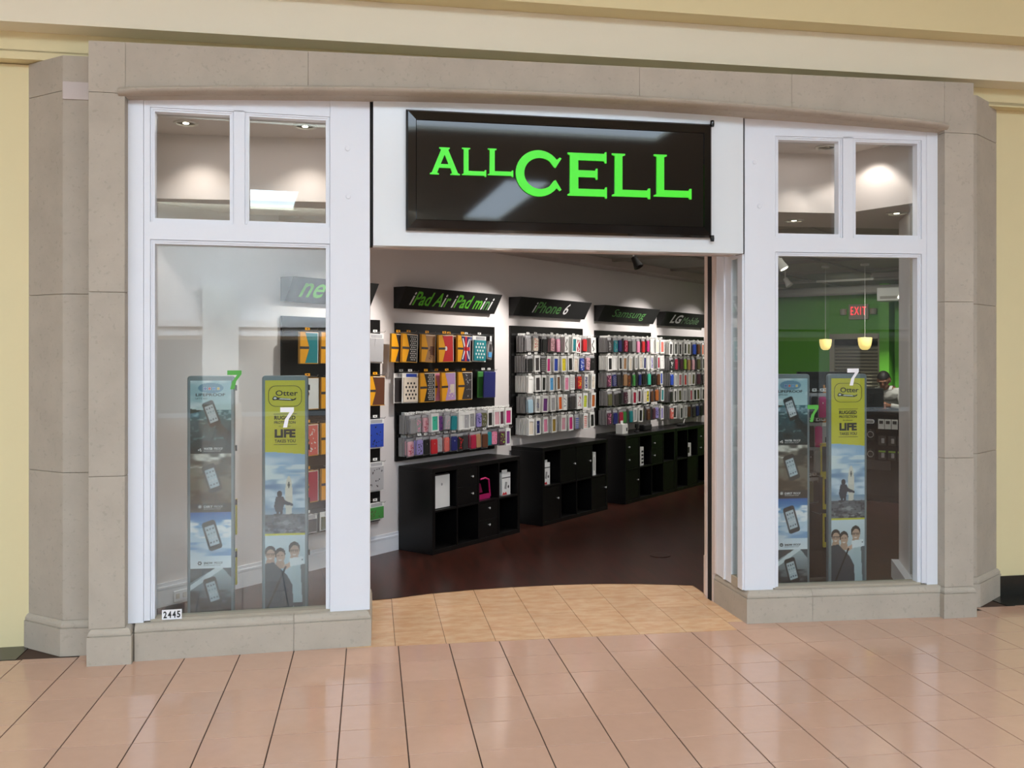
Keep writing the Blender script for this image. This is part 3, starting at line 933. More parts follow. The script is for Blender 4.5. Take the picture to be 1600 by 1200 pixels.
# ================================================================== PACKS ON THE BOARDS
PAL = dict(white=(232, 232, 228), cream=(226, 214, 196), grey=(150, 150, 148), clear=(138, 136, 136), black=(30, 30, 30), charcoal=(62, 58, 58), red=(196, 40, 46), crimson=(172, 34, 66),
           pink=(226, 140, 172), rose=(212, 164, 172), magenta=(196, 44, 120), blue=(44, 72, 170), navy=(36, 40, 104), skyblue=(86, 160, 214), teal=(30, 128, 136), mint=(66, 190, 156),
           yellow=(226, 210, 50), gold=(150, 124, 50), brown=(96, 58, 40), copper=(176, 98, 48), orange=(228, 100, 40), coral=(214, 108, 98), purple=(112, 62, 128), lavender=(150, 138, 196),
           lilac=(186, 152, 200), green=(70, 140, 70), lime=(150, 190, 70), kraft=(206, 150, 52), amber=(236, 166, 28), silver=(168, 168, 170), tan=(170, 130, 92), plum=(86, 44, 62), olive=(92, 92, 60), paleblue=(160, 190, 206))
for k_, v_ in PAL.items():
    mat('print_' + k_, v_, rough=.42)
pm = lambda c: MATS['print_' + c]
_mc = {}


def cached(key, fn):
    if key not in _mc: _mc[key] = fn()
    return _mc[key]


def tab_mesh(w, d):
    # card tab with a hanger slot: two legs, a bridge above
    mb = MB()
    mb.box(-w / 2, -.009, -d, 0, 0, .022); mb.box(.009, w / 2, -d, 0, 0, .022)
    mb.box(-.009, .009, -d, 0, 0, .008); mb.box(-.009, .009, -d, 0, .016, .022)
    return mb


def pattern_bits(mb, w, h, y, kind, mi, rnd, x0=None, x1=None, z0=None, z1=None):
    """small raised print shapes on a face at depth y (local -y is the front)"""
    x0 = -w / 2 if x0 is None else x0; x1 = w / 2 if x1 is None else x1; z0 = 0 if z0 is None else z0; z1 = h if z1 is None else z1
    if kind == 'dots':
        p = (x1 - x0) / 4.2; r = p * .28; j = 0; z = z0 + p * .6
        while z < z1 - p * .4:
            x = x0 + p * (.6 if j % 2 else 1.1)
            while x < x1 - p * .3:
                k = len(mb.v)
                for s in range(6): mb.v.append((x + r * math.cos(s * PI / 3), y, z + r * math.sin(s * PI / 3)))
                mb.f.append(tuple(range(k, k + 6))); mb.m.append(mi); x += p
            z += p * .8; j += 1
    elif kind == 'floral':
        for _ in range(16):
            x = rnd.uniform(x0 + .006, x1 - .006); z = rnd.uniform(z0 + .006, z1 - .006); r = rnd.uniform(.004, .009); k = len(mb.v)
            for s in range(5): mb.v.append((x + r * math.cos(s * 1.257), y, z + r * math.sin(s * 1.257)))
            mb.f.append(tuple(range(k, k + 5))); mb.m.append(mi)
    elif kind == 'stripes':
        n = 6
        for i in range(n):
            za = z0 + (z1 - z0) * (i + .15) / n; zb = z0 + (z1 - z0) * (i + .6) / n
            mb.quad((x0, y, za), (x1, y, za), (x1, y, zb), (x0, y, zb), mi)
    elif kind == 'wave':
        n = 6
        for i in range(n):
            za = z0 + (z1 - z0) * i / n; zb = z0 + (z1 - z0) * (i + 1) / n; xa = x0 + (x1 - x0) * (.25 + .3 * math.sin(i * 1.4)); xb = x0 + (x1 - x0) * (.25 + .3 * math.sin((i + 1) * 1.4))
            mb.quad((xa, y, za), (xa + (x1 - x0) * .3, y, za), (xb + (x1 - x0) * .3, y, zb), (xb, y, zb), mi)
    elif kind == 'logo':
        k = len(mb.v)
        for s in range(7): mb.v.append((.004 * math.cos(s * .8976), y, z0 + (z1 - z0) * .72 + .006 * math.sin(s * .8976)))
        mb.f.append(tuple(range(k, k + 7))); mb.m.append(mi)


def phone_pack(style, color, second, kind, w=.092, h=.172):
    """returns list of (part name, mesh); local origin: hook hole, front faces -y"""
    rnd = random.Random(str((style, color, second, kind)))
    d = .017
    out = []
    zt = -.012; zb = zt - h
    if style == 'box':
        mb = MB()
        mb.box(-w / 2, w / 2, -d, 0, zb, zb + .014); mb.box(-w / 2, w / 2, -d, 0, zt - .026, zt)
        mb.box(-w / 2, -w / 2 + .014, -d, 0, zb + .014, zt - .026); mb.box(w / 2 - .014, w / 2, -d, 0, zb + .014, zt - .026)
        mb.box(-w / 2 + .014, w / 2 - .014, -.003, 0, zb + .014, zt - .026)
        out.append(('box', cached(('box', w, h), lambda: mb.mesh('box', pm('white')))))
        a, b_, c, e = -w / 2 + .014, w / 2 - .014, zb + .014, zt - .026
        mc_ = MB(); mc_.box(a + .001, b_ - .001, -d + .004, -.003, c + .001, e - .001)
        if kind: pattern_bits(mc_, w, h, -d + .0035, kind, 1, rnd, a + .002, b_ - .002, c + .004, e - .004)
        out.append(('case', cached(('bc', color, second, kind, w, h), lambda: mc_.mesh('case', [pm(color), pm(second)]))))
        out.append(('hang_tab', cached(('tab', w, 'white'), lambda: tab_mesh(w * .55, .0015).mesh('hang_tab', pm('white')))))
    elif style == 'blister':
        mb = MB(); mb.box(-w / 2, w / 2, -.0016, 0, zb, zt)
        out.append(('card', cached(('card', w, h, second), lambda: mb.mesh('card', pm('clear')))))
        mc_ = MB(); c, e = zb + .008, zt - .026; cw = w * .43
        pr = [(-cw, c + .008), (-cw + .008, c), (cw - .008, c), (cw, c + .008), (cw, e - .010), (cw - .010, e), (-cw + .010, e), (-cw, e - .010)]
        mc_.loft([[(x, -.0016, z) for x, z in pr], [(x, -.012, z) for x, z in pr], [(x * .93, -.016, z + (.003 if z < (c + e) / 2 else -.003)) for x, z in pr]])
        if kind: pattern_bits(mc_, w, h, -.0166, kind, 1, rnd, -cw * .88, cw * .88, c + .006, e - .006)
        out.append(('case', cached(('blc', color, second, kind, w, h), lambda: mc_.mesh('case', [pm(color), pm(second)]))))
        hd_ = MB().box(-w / 2, w / 2, -.004, -.0017, zt - .022, zt)
        out.append(('header_card', cached(('hc', w, h, 'silver'), lambda: hd_.mesh('header_card', pm('silver')))))
        out.append(('hang_tab', cached(('tab', w, 'white'), lambda: tab_mesh(w * .55, .0015).mesh('hang_tab', pm('white')))))
    return out


def tablet_pack(color, second, kind, w=.20, h=.25, style='kraft'):
    rnd = random.Random(str((color, second, kind, style)))
    d = .022; zt = -.012; zb = zt - h; out = []
    if style == 'kraft':
        mb = MB(); mb.box(-w / 2, w / 2, -d, 0, zb, zt)
        out.append(('box', cached(('kb', w, h), lambda: mb.mesh('box', pm('kraft')))))
        x0, x1 = -w / 2, w / 2; mid = (zb + zt) / 2; y = -d - .0005
        fl_ = MB(); fl_.loft([[(x0 + .004, -d, zb + .006), (x0 + .052, -d, zb + .006), (x0 + .095, -d, mid), (x0 + .052, -d, zt - .006), (x0 + .004, -d, zt - .006)],
                              [(x0 + .004, y, zb + .006), (x0 + .052, y, zb + .006), (x0 + .095, y, mid), (x0 + .052, y, zt - .006), (x0 + .004, y, zt - .006)]])
        out.append(('front_flap', cached(('kf', w, h), lambda: fl_.mesh('front_flap', pm('amber')))))
        bd_ = MB().box(x0, x0 + .094, y - .0006, -d, mid - .010, mid + .010)
        out.append(('band', cached(('kbd', w, h), lambda: bd_.mesh('band', pm('charcoal')))))
        ins = MB(); ins.loft([[(x0 + .054, -d, zb + .006), (x1 - .006, -d, zb + .006), (x1 - .006, -d, zt - .006), (x0 + .054, -d, zt - .006), (x0 + .097, -d, mid)],
                              [(x0 + .054, y, zb + .006), (x1 - .006, y, zb + .006), (x1 - .006, y, zt - .006), (x0 + .054, y, zt - .006), (x0 + .097, y, mid)]])
        yy = y - .0006
        if kind == 'cross':
            for (a, b_, c, e) in ((x0 + .10, x1 - .008, mid - .018, mid + .018), (x0 + .115, x0 + .148, zb + .008, zt - .008)):
                ins.quad((a, yy, c), (b_, yy, c), (b_, yy, e), (a, yy, e), 1)
            for sx in (-1, 1):
                for sz in (-1, 1):
                    cx = x0 + .132 + sx * .03; cz = mid + sz * .045
                    ins.quad((cx - .03, yy + .0003, cz - sx * sz * .055), (cx - .014, yy + .0003, cz - sx * sz * .055), (cx + .03, yy + .0003, cz + sx * sz * .05), (cx + .014, yy + .0003, cz + sx * sz * .05), 2)
        elif kind == 'map':
            pattern_bits(ins, w, h, yy, 'floral', 1, rnd, x0 + .10, x1 - .012, zb + .02, mid)
            ins.quad((x0 + .125, yy, mid - .06), (x1 - .02, yy, mid - .06), (x1 - .02, yy, mid + .02), (x0 + .125, yy, mid + .02), 1)
        elif kind == 'bird':
            k = len(ins.v)
            for s in range(10): ins.v.append((x0 + .10 + .017 * math.cos(s * .628), yy, mid + .022 * math.sin(s * .628)))
            ins.f.append(tuple(range(k, k + 10))); ins.m.append(1)
        elif kind:
            pattern_bits(ins, w, h, yy, kind, 1, rnd, x0 + .098, x1 - .012, zb + .012, zt - .012)
        ed = .003
        for (a, b_, c, e) in ((x0 + .06, x1 - .003, zt - .009, zt - .004), (x1 - .008, x1 - .002, zb + .006, zt - .004)):
            ins.quad((a, yy - .0003, c), (b_, yy - .0003, c), (b_, yy - .0003, e), (a, yy - .0003, e), 3)
        out.append(('insert', cached(('ki', color, second, kind, w, h), lambda: ins.mesh('insert', [pm(color), pm(second), pm('white'), pm('white')]))))
        out.append(('hang_tab', cached(('tab', w, 'kraft'), lambda: tab_mesh(.05, .0015).mesh('hang_tab', pm('amber')))))
    else:
        mb = MB(); mb.box(-w / 2, w / 2, -.004, 0, zb, zt)
        out.append(('card', cached(('tc', w, h, style), lambda: mb.mesh('card', pm('white')))))
        m2 = MB(); m2.box(-w / 2 + .012, w / 2 - .012, -.016, -.004, zb + .012, zt - .04)
        if kind: pattern_bits(m2, w, h, -.0166, kind, 1, rnd, -w / 2 + .016, w / 2 - .016, zb + .018, zt - .05)
        out.append(('cover', cached(('tcv', color, second, kind, w, h), lambda: m2.mesh('cover', [pm(color), pm(second)]))))
        m3 = MB().box(-w / 2 + .05, w / 2 - .02, -.006, -.0041, zt - .034, zt - .006)
        out.append(('header_print', cached(('th', w, h, style), lambda: m3.mesh('header_print', pm('blue' if style == 'card' else 'silver')))))
        out.append(('hang_tab', cached(('tab', w, 'white'), lambda: tab_mesh(.05, .0015).mesh('hang_tab', pm('white')))))
    return out


def hang(frame, u, n, z, parts, label, cat, group, tilt=0.0, yaw=0.0, nm='phone_case_pack'):
    r = tag(frame.empty(nm, u, n, z), label, cat, group)
    r.rotation_euler = (0, tilt, frame.rz + yaw)
    for pn, me in parts:
        link(pn, me, r)
    return r


def spec(s):
    """'b:teal' box with teal case, 'c:red/white.floral' blister with print"""
    st, c = s.split(':'); kind = None; second = 'white'
    if '.' in c: c, kind = c.split('.')
    if '/' in c: c, second = c.split('/')
    return ('box' if st == 'b' else 'blister'), c, second, kind


WORD = dict(box='white card box', blister='clear blister pack')
PAT = dict(dots='dotted', floral='flower print', stripes='striped', wave='wavy print', logo='round badge')
stack_rest = MB()
ROWN = ['top', 'second', 'third', 'fourth', 'bottom']
rnd0 = random.Random(3)


def fill(bd, bname, rows, zs, u0, u1, ntop, individual, h=.172, w=.092, rown=ROWN, grp=''):
    for j, row in enumerate(rows):
        items = row.split()
        n = len(items); st = (u1 - u0) / n
        for i, s in enumerate(items):
            style, c, sec, kind = spec(s)
            u = u0 + st * (i + .5); z = zs[j]
            hook(bd, u, z)
            depth = ntop - .024 + rnd0.uniform(-.02, .018)
            tl = rnd0.uniform(-.05, .05); yw = rnd0.uniform(-.12, .14)
            col = {'skyblue': 'sky blue', 'paleblue': 'pale blue'}.get(c, c)
            desc = (PAT[kind] + ' ' if kind else '') + col
            label = '%s phone case in %s, %s along %s row, %s board' % (desc, WORD[style], ORD[i], rown[j], bname)
            hang(W, u, depth, z + rnd0.uniform(-.008, .006), phone_pack(style, c, sec, kind, w, h), label, 'phone case', grp, tl, yw)
            m = int((depth - .035) / .022)
            for k in range(m):
                dn = depth - .0225 * (k + 1)
                uu = u + rnd0.uniform(-.004, .004)
                if k < individual:
                    lab2 = '%s pack behind %s case, %s hook, %s row, %s board' % (ORD[k], col, ORD[i], rown[j], bname)
                    hang(W, uu, dn, z, phone_pack(style, ('grey' if style == 'box' else c), 'white', None, w, h)[:2], lab2, 'phone case', grp, tl * .4, 0)
                else:
                    p = W.pt(uu, dn, z); T = Matrix.Translation(p) @ Matrix.Rotation(W.rz, 4, 'Z')
                    stack_rest.box(-w / 2, w / 2, -.015, 0, -.012 - h, -.012, 0 if style == 'box' else 1, T)
                    stack_rest.box(-.02, .02, -.0015, 0, -.012, .012, 0, T)


R2 = ['c:clear/grey.floral c:cream/red.floral c:black c:rose/brown.floral c:pink/white.dots b:white/black.wave b:teal b:crimson/white.wave c:red b:white/charcoal.wave',
      'c:black b:charcoal c:charcoal/grey.stripes b:magenta b:blue b:yellow/olive.logo b:black b:cream/coral.logo c:blue/white.floral c:rose/charcoal.floral c:black/grey.logo',
      'b:white b:charcoal b:black b:skyblue/black.logo b:brown/tan.dots b:pink/crimson.logo b:white/black.dots c:red/yellow.floral b:navy/white.floral b:cream/grey.floral',
      'c:paleblue b:grey/navy.floral b:purple b:silver/charcoal.logo b:orange/copper.logo b:white/navy.floral c:charcoal b:white/crimson.floral b:lime/yellow.stripes b:copper',
      'b:cream b:navy/white.logo b:pink b:gold b:rose/pink.floral b:magenta c:silver/blue.stripes b:coral/white.stripes b:black']
fill(b2, 'second', R2, Z2, 2.03, 3.42, .20, 1, grp='phone cases on the second board')
R3 = ['c:charcoal/silver.floral c:teal/grey.floral c:navy c:crimson/rose.floral c:charcoal c:grey c:pink c:red c:magenta b:white b:cream b:coral',
      'b:black b:white b:charcoal b:tan b:cream b:silver b:cream/brown.logo b:navy b:white b:lavender/white.floral b:crimson b:white/black.logo',
      'c:plum/pink.floral c:navy/silver.dots c:charcoal c:tan c:brown/copper.floral c:green/black.logo c:navy c:black c:mint c:black/tan.logo c:brown b:blue',
      'c:olive c:charcoal c:black c:plum/grey.floral b:white/black.dots b:crimson b:plum b:cream b:yellow/black.floral c:brown c:copper b:teal',
      'c:plum/pink.floral c:navy c:crimson c:green c:teal b:silver b:black c:olive c:brown/white.logo c:plum c:lavender/navy.floral b:lavender']
fill(b3, 'third', R3, [z + .005 for z in Z2], 3.70, 5.14, .19, 0, grp='phone cases on the third board', w=.088)
R4 = ['b:charcoal b:black b:black b:black b:olive c:blue c:brown b:orange c:plum c:crimson',
      'c:black/white.floral c:crimson/white.logo c:plum c:lime c:tan c:rose c:olive b:black b:silver c:brown',
      'c:blue b:silver b:crimson/white.dots b:red b:cream b:olive c:plum c:charcoal/white.dots c:teal c:black',
      'c:black b:charcoal b:olive b:silver b:crimson/black.logo b:black b:olive b:charcoal b:cream b:silver',
      'c:coral/white.floral b:charcoal b:black b:silver c:brown c:charcoal c:navy c:black c:navy b:cream']
fill(b4, 'last', R4, [z - .02 for z in Z2], 5.30, 6.70, .18, 0, grp='phone cases on the last board', w=.088)
R1 = ['c:clear c:grey/pink.floral c:rose/crimson.floral b:mint/charcoal.logo c:purple/navy.floral c:silver/rose.floral c:teal b:white b:silver/white.logo b:grey/charcoal.logo c:lavender/navy.floral c:olive/grey.floral b:black b:rose b:plum b:magenta',
      'c:rose/crimson.floral c:lavender/charcoal.floral c:black/silver.logo c:red/silver.logo c:silver/grey.floral c:coral/silver.logo c:navy/white.logo c:black/red.floral c:charcoal c:crimson c:tan c:brown c:teal c:pink/coral.floral c:plum/lime.floral b:purple']
fill(b1, 'first', R1, Z1[2:], .30, 1.80, .17, 1, h=.165, w=.094, rown=['third', 'bottom'], grp='phone cases on the first board')
tag(link('phone_case_stack', stack_rest.mesh('phone_case_stack', [pm('white'), pm('clear')])), 'further packed phone cases hanging deep on the hooks behind the front ones', 'phone case', kind='stuff')

# tablet covers
TG = 'tablet covers on the first board'
T1 = [(.24, .09, 'charcoal', None, None, 'kraft', 'plain orange tablet cover box at the left end of the top row'),
      (.33, .13, 'black', 'white', 'dots', 'kraft', 'black tablet cover with white dots in an orange box, top row'),
      (.585, .12, 'tan', 'brown', 'map', 'kraft', 'tan printed tablet cover in an orange box, top row'),
      (.79, .15, 'red', 'white', 'bird', 'kraft', 'red tablet cover with a white spot in an orange box, top row'),
      (.95, .07, 'brown', 'black', None, 'kraft', 'orange boxed tablet cover half hidden beside the red one'),
      (1.09, .12, 'navy', 'red', 'cross', 'kraft', 'crossed red, white and blue tablet cover in an orange box'),
      (1.22, .06, 'plum', 'crimson', None, 'card', 'plum tablet cover behind the star spotted one, top row'),
      (1.36, .11, 'teal', 'white', 'dots', 'card2', 'teal star spotted tablet cover over stripes and red print, top row')]
for (u, n, c, s, k, st, lab) in T1:
    hook(b1, u, Z1[0]); hang(W, u, n, Z1[0], tablet_pack(c, s or 'white', k, .205, .25, st), lab, 'tablet cover', TG, rnd0.uniform(-.02, .05), rnd0.uniform(-.05, .08), 'tablet_cover_pack')
T2 = [(.31, .06, 'charcoal', None, None, 'card2', 'dark tablet cover at the left end of the second row'),
      (.36, .12, 'cream', 'black', 'dots', 'card', 'cream tablet cover with ringed flowers and a blue label, second row'),
      (.57, .12, 'black', 'white', 'dots', 'kraft', 'black tablet cover with white dots in an orange box, second row'),
      (.76, .08, 'pink', 'tan', None, 'kraft', 'orange boxed tablet cover behind the pink map one'),
      (.86, .12, 'lilac', 'cream', 'map', 'kraft', 'pale pink printed tablet cover in an orange box, second row'),
      (1.12, .11, 'charcoal', 'silver', 'floral', 'kraft', 'grey speckled tablet cover in an orange box, second row'),
      (1.47, .07, 'green', 'white', None, 'plain', 'green tablet sleeve behind the navy one'),
      (1.50, .12, 'navy', 'charcoal', None, 'plain', 'plain dark navy tablet sleeve at the right end of the second row')]
for (u, n, c, s, k, st, lab) in T2:
    hook(b1, u, Z1[1])
    if st == 'plain':
        parts = [('cover', cached(('pl', c), lambda: MB().box(-.10, .10, -.016, 0, -.27, -.012).build('tmp', pm(c), None, bevel=.008).data)), ('hang_tab', cached(('tab', .2, 'white'), lambda: tab_mesh(.05, .0015).mesh('hang_tab', pm('white'))))]
        for o in [o for o in bpy.data.objects if o.name.startswith('tmp')]: bpy.data.objects.remove(o, do_unlink=True)
    else:
        parts = tablet_pack(c, s or 'white', k, .205, .265, st)
    hang(W, u, n, Z1[1], parts, lab, 'tablet cover', TG, rnd0.uniform(-.02, .03), rnd0.uniform(-.04, .06), 'tablet_cover_pack')
# clear accessory bag at the end of the top row
r = hang(W, 1.53, .10, Z1[0] - .04, [('pouch', MB().loft([[(x, -.002, z) for x, z in ((-.05, -.20), (.04, -.21), (.055, -.10), (.02, -.02), (-.03, -.02), (-.06, -.10))], [(x * .8, -.02, z * .96) for x, z in ((-.05, -.20), (.04, -.21), (.055, -.10), (.02, -.02), (-.03, -.02), (-.06, -.10))]]).mesh('pouch', pm('clear'))), ('content', MB().box(-.03, .025, -.026, -.018, -.18, -.13).mesh('content', pm('skyblue'))), ('label_card', MB().box(-.012, .02, -.026, -.018, -.12, -.05).mesh('label_card', pm('charcoal')))], 'clear bag with a grey and blue accessory at the end of the top row', 'accessory', None, .1, 0, 'accessory_bag')
# price tag
tag(link('price_tag', MB().box(0, .028, -.004, 0, 0, .055).mesh('price_tag', pm('white')), None, W.pt(1.63, .03, 1.87), W.rz), 'small white tag on the top right of the first board', 'tag')

# board 0 behind the left window post: five rows, four columns
Tn = 'tablet covers on the board by the left window'
rows0 = [('skyblue teal', 'lilac', 'silver'), ('cream', 'cream', 'tan'), ('coral', 'blue', 'blue'), ('crimson', 'crimson', 'silver'), ('olive', 'charcoal', 'green')]
us = [-.80, -.57, -.315, -.055]
for j, row in enumerate([['teal', 'lilac', 'pink', 'silver'], ['white', 'rose', 'tan', 'brown'], ['coral/white.floral', 'blue', 'navy', 'blue/black.floral'], ['crimson', 'magenta', 'tan', 'silver/charcoal.floral'], ['charcoal', 'olive', 'grey', 'green/olive.floral']]):
    for i, c in enumerate(row):
        kind = None; s2 = 'white'
        if '.' in c: c, kind = c.split('.')
        if '/' in c: c, s2 = c.split('/')
        z = Z0R[j]; hook(b0, us[i], z)
        st = 'kraft' if (j < 4 and (i < 3 or j == 1)) else 'card2'
        hh = .25 if j < 4 else .15
        nm_ = ORD[i]
        lab = '%s tablet cover %s, %s along the %s row of the left window board' % (c, 'in orange box' if st == 'kraft' else 'on card', nm_, ROWN[j])
        hang(W, us[i], .10, z, tablet_pack(c, s2, kind, .205 if i else .19, hh, st), lab, 'tablet cover', Tn, rnd0.uniform(-.02, .03), rnd0.uniform(-.03, .03), 'tablet_cover_pack')
# ================================================================== POSTER STANDS IN THE WINDOWS
import numpy as np
rng = np.random.default_rng(5)


class Canvas:
    def __init__(s, w, h):
        s.w, s.h = w, h; s.a = np.zeros((h, w, 3)); s.yy, s.xx = np.mgrid[0:h, 0:w].astype(float)

    def blend(s, mask, c, al=1.0):
        m = (mask * al)[..., None]; s.a = s.a * (1 - m) + np.array(c, float) * m

    def grad(s, y0, y1, c0, c1):
        t = np.clip((s.yy - y0) / max(1, y1 - y0), 0, 1)[..., None]
        m = ((s.yy >= y0) & (s.yy < y1))[..., None]
        s.a = np.where(m, np.array(c0, float) * (1 - t) + np.array(c1, float) * t, s.a)

    def poly(s, pts, c, al=1.0):
        m = np.zeros((s.h, s.w), bool); n = len(pts); X = s.xx + .5; Y = s.yy + .5
        for i in range(n):
            x0, y0 = pts[i]; x1, y1 = pts[(i + 1) % n]
            if y0 == y1: continue
            cond = ((y0 <= Y) != (y1 <= Y)) & (X < (x1 - x0) * (Y - y0) / (y1 - y0) + x0)
            m ^= cond
        s.blend(m.astype(float), c, al)

    def ell(s, cx, cy, rx, ry, c, al=1.0):
        s.blend((((s.xx + .5 - cx) / rx) ** 2 + ((s.yy + .5 - cy) / ry) ** 2 <= 1).astype(float), c, al)

    def noise(s, sx, sy):
        gx, gy = max(2, int(s.w / sx) + 3), max(2, int(s.h / sy) + 3)
        g_ = rng.random((gy, gx)); X = s.xx / sx; Y = s.yy / sy
        x0 = X.astype(int); y0 = Y.astype(int); fx = X - x0; fy = Y - y0
        fx = fx * fx * (3 - 2 * fx); fy = fy * fy * (3 - 2 * fy)
        return (g_[y0, x0] * (1 - fx) + g_[y0, x0 + 1] * fx) * (1 - fy) + (g_[y0 + 1, x0] * (1 - fx) + g_[y0 + 1, x0 + 1] * fx) * fy

    def cloud(s, y0, y1, sx, sy, c, lo=.5, hi=.8, al=1.0, fade=0):
        n = .6 * s.noise(sx, sy) + .4 * s.noise(sx / 2.3, sy / 2.3)
        m = np.clip((n - lo) / (hi - lo), 0, 1) * ((s.yy >= y0) & (s.yy < y1))
        s.blend(m, c, al)

    def phone(s, cx, cy, w, h, ang, body=(44, 46, 48), scr=(190, 200, 206)):
        ca_, sa_ = math.cos(ang), math.sin(ang)
        u = (s.xx + .5 - cx) * ca_ + (s.yy + .5 - cy) * sa_; v = -(s.xx + .5 - cx) * sa_ + (s.yy + .5 - cy) * ca_
        def rrm(hw, hh, r):
            qx = np.maximum(np.abs(u) - hw + r, 0); qy = np.maximum(np.abs(v) - hh + r, 0)
            return np.clip(r + .5 - np.hypot(qx, qy), 0, 1)
        s.blend(rrm(w / 2, h / 2, w * .2), body); s.blend(rrm(w * .36, h * .34, 1), scr)
        for i in range(3):
            for j in range(4):
                m = (np.abs(u - (i - 1) * w * .22) < w * .06) & (np.abs(v - (j - 1.5) * h * .15) < h * .03)
                s.blend(m.astype(float), ((70, 80, 90), (120, 140, 150), (210, 215, 220))[(i * 3 + j) % 3], .8)


M_print = vcol_mat('poster_print', .35)


def print_mesh(cv, w, h):
    H_, W_ = cv.h, cv.w
    a = np.clip(cv.a, 0, 255) / 255.0
    l = np.where(a <= .04045, a / 12.92, ((a + .055) / 1.055) ** 2.4)
    ix, iy = np.meshgrid(np.arange(W_ ), np.arange(H_))
    vx = (ix / (W_ - 1) - .5) * w; vz = h - iy / (H_ - 1) * h
    co = np.stack([vx, np.zeros_like(vx), vz], -1).reshape(-1, 3)
    idx = (iy * W_ + ix)
    q = np.stack([idx[1:, :-1], idx[1:, 1:], idx[:-1, 1:], idx[:-1, :-1]], -1).reshape(-1, 4)
    me = bpy.data.meshes.new('print'); me.from_pydata(co.tolist(), [], q.tolist())
    at = me.color_attributes.new('Col', 'FLOAT_COLOR', 'POINT')
    at.data.foreach_set('color', np.concatenate([l, np.ones(l.shape[:2] + (1,))], -1).reshape(-1).astype(np.float32))
    me.materials.append(M_print); me.update()
    return me


PW, PH = 66, 376            # canvas for a .25 x 1.5 m print
ppm = PH / 1.5
# phone-in-the-elements poster
A = Canvas(PW, PH)
s1, s2, s3 = int(.455 * ppm), int(.82 * ppm), int(1.165 * ppm)
A.grad(0, 46, (150, 188, 200), (178, 208, 212)); A.cloud(0, 46, 30, 14, (226, 236, 238), .45, .75, .8)
A.ell(33, 12, 20, 8, (92, 134, 162), .8)
for i, c in enumerate(((60, 90, 170), (206, 66, 60), (70, 140, 210), (226, 190, 90))): A.ell(24 + i * 7, 13, 2.4, 2.4, (236, 240, 240)); A.ell(24 + i * 7, 13, 1.6, 1.6, c)
A.grad(46, s1, (58, 104, 116), (24, 44, 46)); A.cloud(44, 62, 9, 5, (168, 200, 204), .5, .75, .8); A.cloud(60, s1, 26, 16, (16, 28, 32), .5, .8, .7); A.cloud(66, 96, 10, 5, (120, 160, 164), .66, .8, .5)
A.poly([(0, 44), (20, 47), (0, 52)], (58, 62, 52))
A.phone(34, 52, 19, 40, -.36); A.poly([(44, 62), (66, 84), (66, 104), (40, 74)], (26, 38, 42), .8)
A.grad(s1, s2, (124, 122, 112), (92, 84, 66)); A.cloud(s1, s1 + 22, 22, 8, (224, 226, 218), .45, .7, .95); A.cloud(s1, s1 + 36, 30, 14, (50, 52, 48), .5, .7, .8); A.cloud(s1 + 30, s2, 26, 12, (58, 48, 34), .45, .7, .85); A.cloud(s1 + 22, s1 + 60, 40, 20, (200, 202, 196), .5, .8, .6)
A.phone(35, s1 + 38, 22, 44, -.32, (52, 54, 54), (178, 196, 206)); A.grad(s2 - 14, s2, (46, 44, 40), (40, 38, 36))
A.grad(s2, s2 + 24, (34, 98, 172), (120, 176, 220)); A.grad(s2 + 24, s3, (176, 204, 226), (228, 236, 242)); A.cloud(s2 + 12, s2 + 40, 22, 8, (240, 244, 248), .4, .62, .95); A.cloud(s2 + 14, s2 + 34, 12, 6, (120, 160, 200), .6, .8, .7); A.cloud(s2 + 46, s2 + 68, 40, 6, (110, 152, 200), .45, .75, .8)
A.phone(35, s2 + 36, 22, 46, -.30, (50, 54, 58), (186, 200, 210))
A.grad(s3, PH, (170, 184, 190), (36, 38, 40)); A.poly([(0, s3), (40, s3), (0, s3 + 22)], (64, 70, 74)); A.poly([(40, s3), (54, s3), (0, s3 + 34), (0, s3 + 26)], (214, 224, 228)); A.poly([(52, s3), (66, s3), (66, s3 + 16)], (70, 78, 84)); A.cloud(s3 + 34, PH, 24, 10, (24, 26, 28), .4, .7, .7)
A.phone(36, s3 + 36, 21, 44, -.28, (40, 42, 44), (182, 194, 200))
# rugged case poster
B = Canvas(PW, PH)
y1, y2 = int(.452 * ppm), int(.965 * ppm)
B.a[:] = (206, 202, 60)
B.grad(y1, y2, (150, 186, 220), (176, 200, 216))
B.poly([(0, y1 - 1), (66, y1 - 1), (66, y1 + 4)], (206, 202, 60))
B.cloud(y1, y2 - 30, 34, 18, (206, 224, 236), .4, .7, .9); B.cloud(y1 + 30, y2 - 34, 44, 12, (104, 138, 176), .5, .75, .8); B.cloud(y1 + 20, y1 + 50, 30, 8, (224, 236, 236), .5, .7, .8)
B.grad(y2 - 40, y2 - 30, (120, 152, 180), (150, 170, 186))
B.ell(39, y1 + 72, 6.2, 34, (216, 214, 202)); B.poly([(33, y1 + 70), (45, y1 + 70), (44, y2 - 26), (34, y2 - 26)], (206, 204, 194)); B.ell(39, y1 + 52, 1.6, 5, (90, 96, 96))
B.ell(24, y1 + 66, 4.4, 5.2, (40, 48, 60)); B.poly([(18, y1 + 70), (30, y1 + 70), (33, y1 + 76), (46, y1 + 82), (46, y1 + 85), (31, y1 + 83), (29, y1 + 94), (18, y1 + 94), (15, y1 + 86)], (44, 54, 70)); B.poly([(19, y1 + 92), (23.5, y1 + 92), (23, y2 - 26), (20, y2 - 26)], (36, 42, 54)); B.poly([(24.5, y1 + 92), (29, y1 + 92), (28, y2 - 26), (25, y2 - 26)], (36, 42, 54))
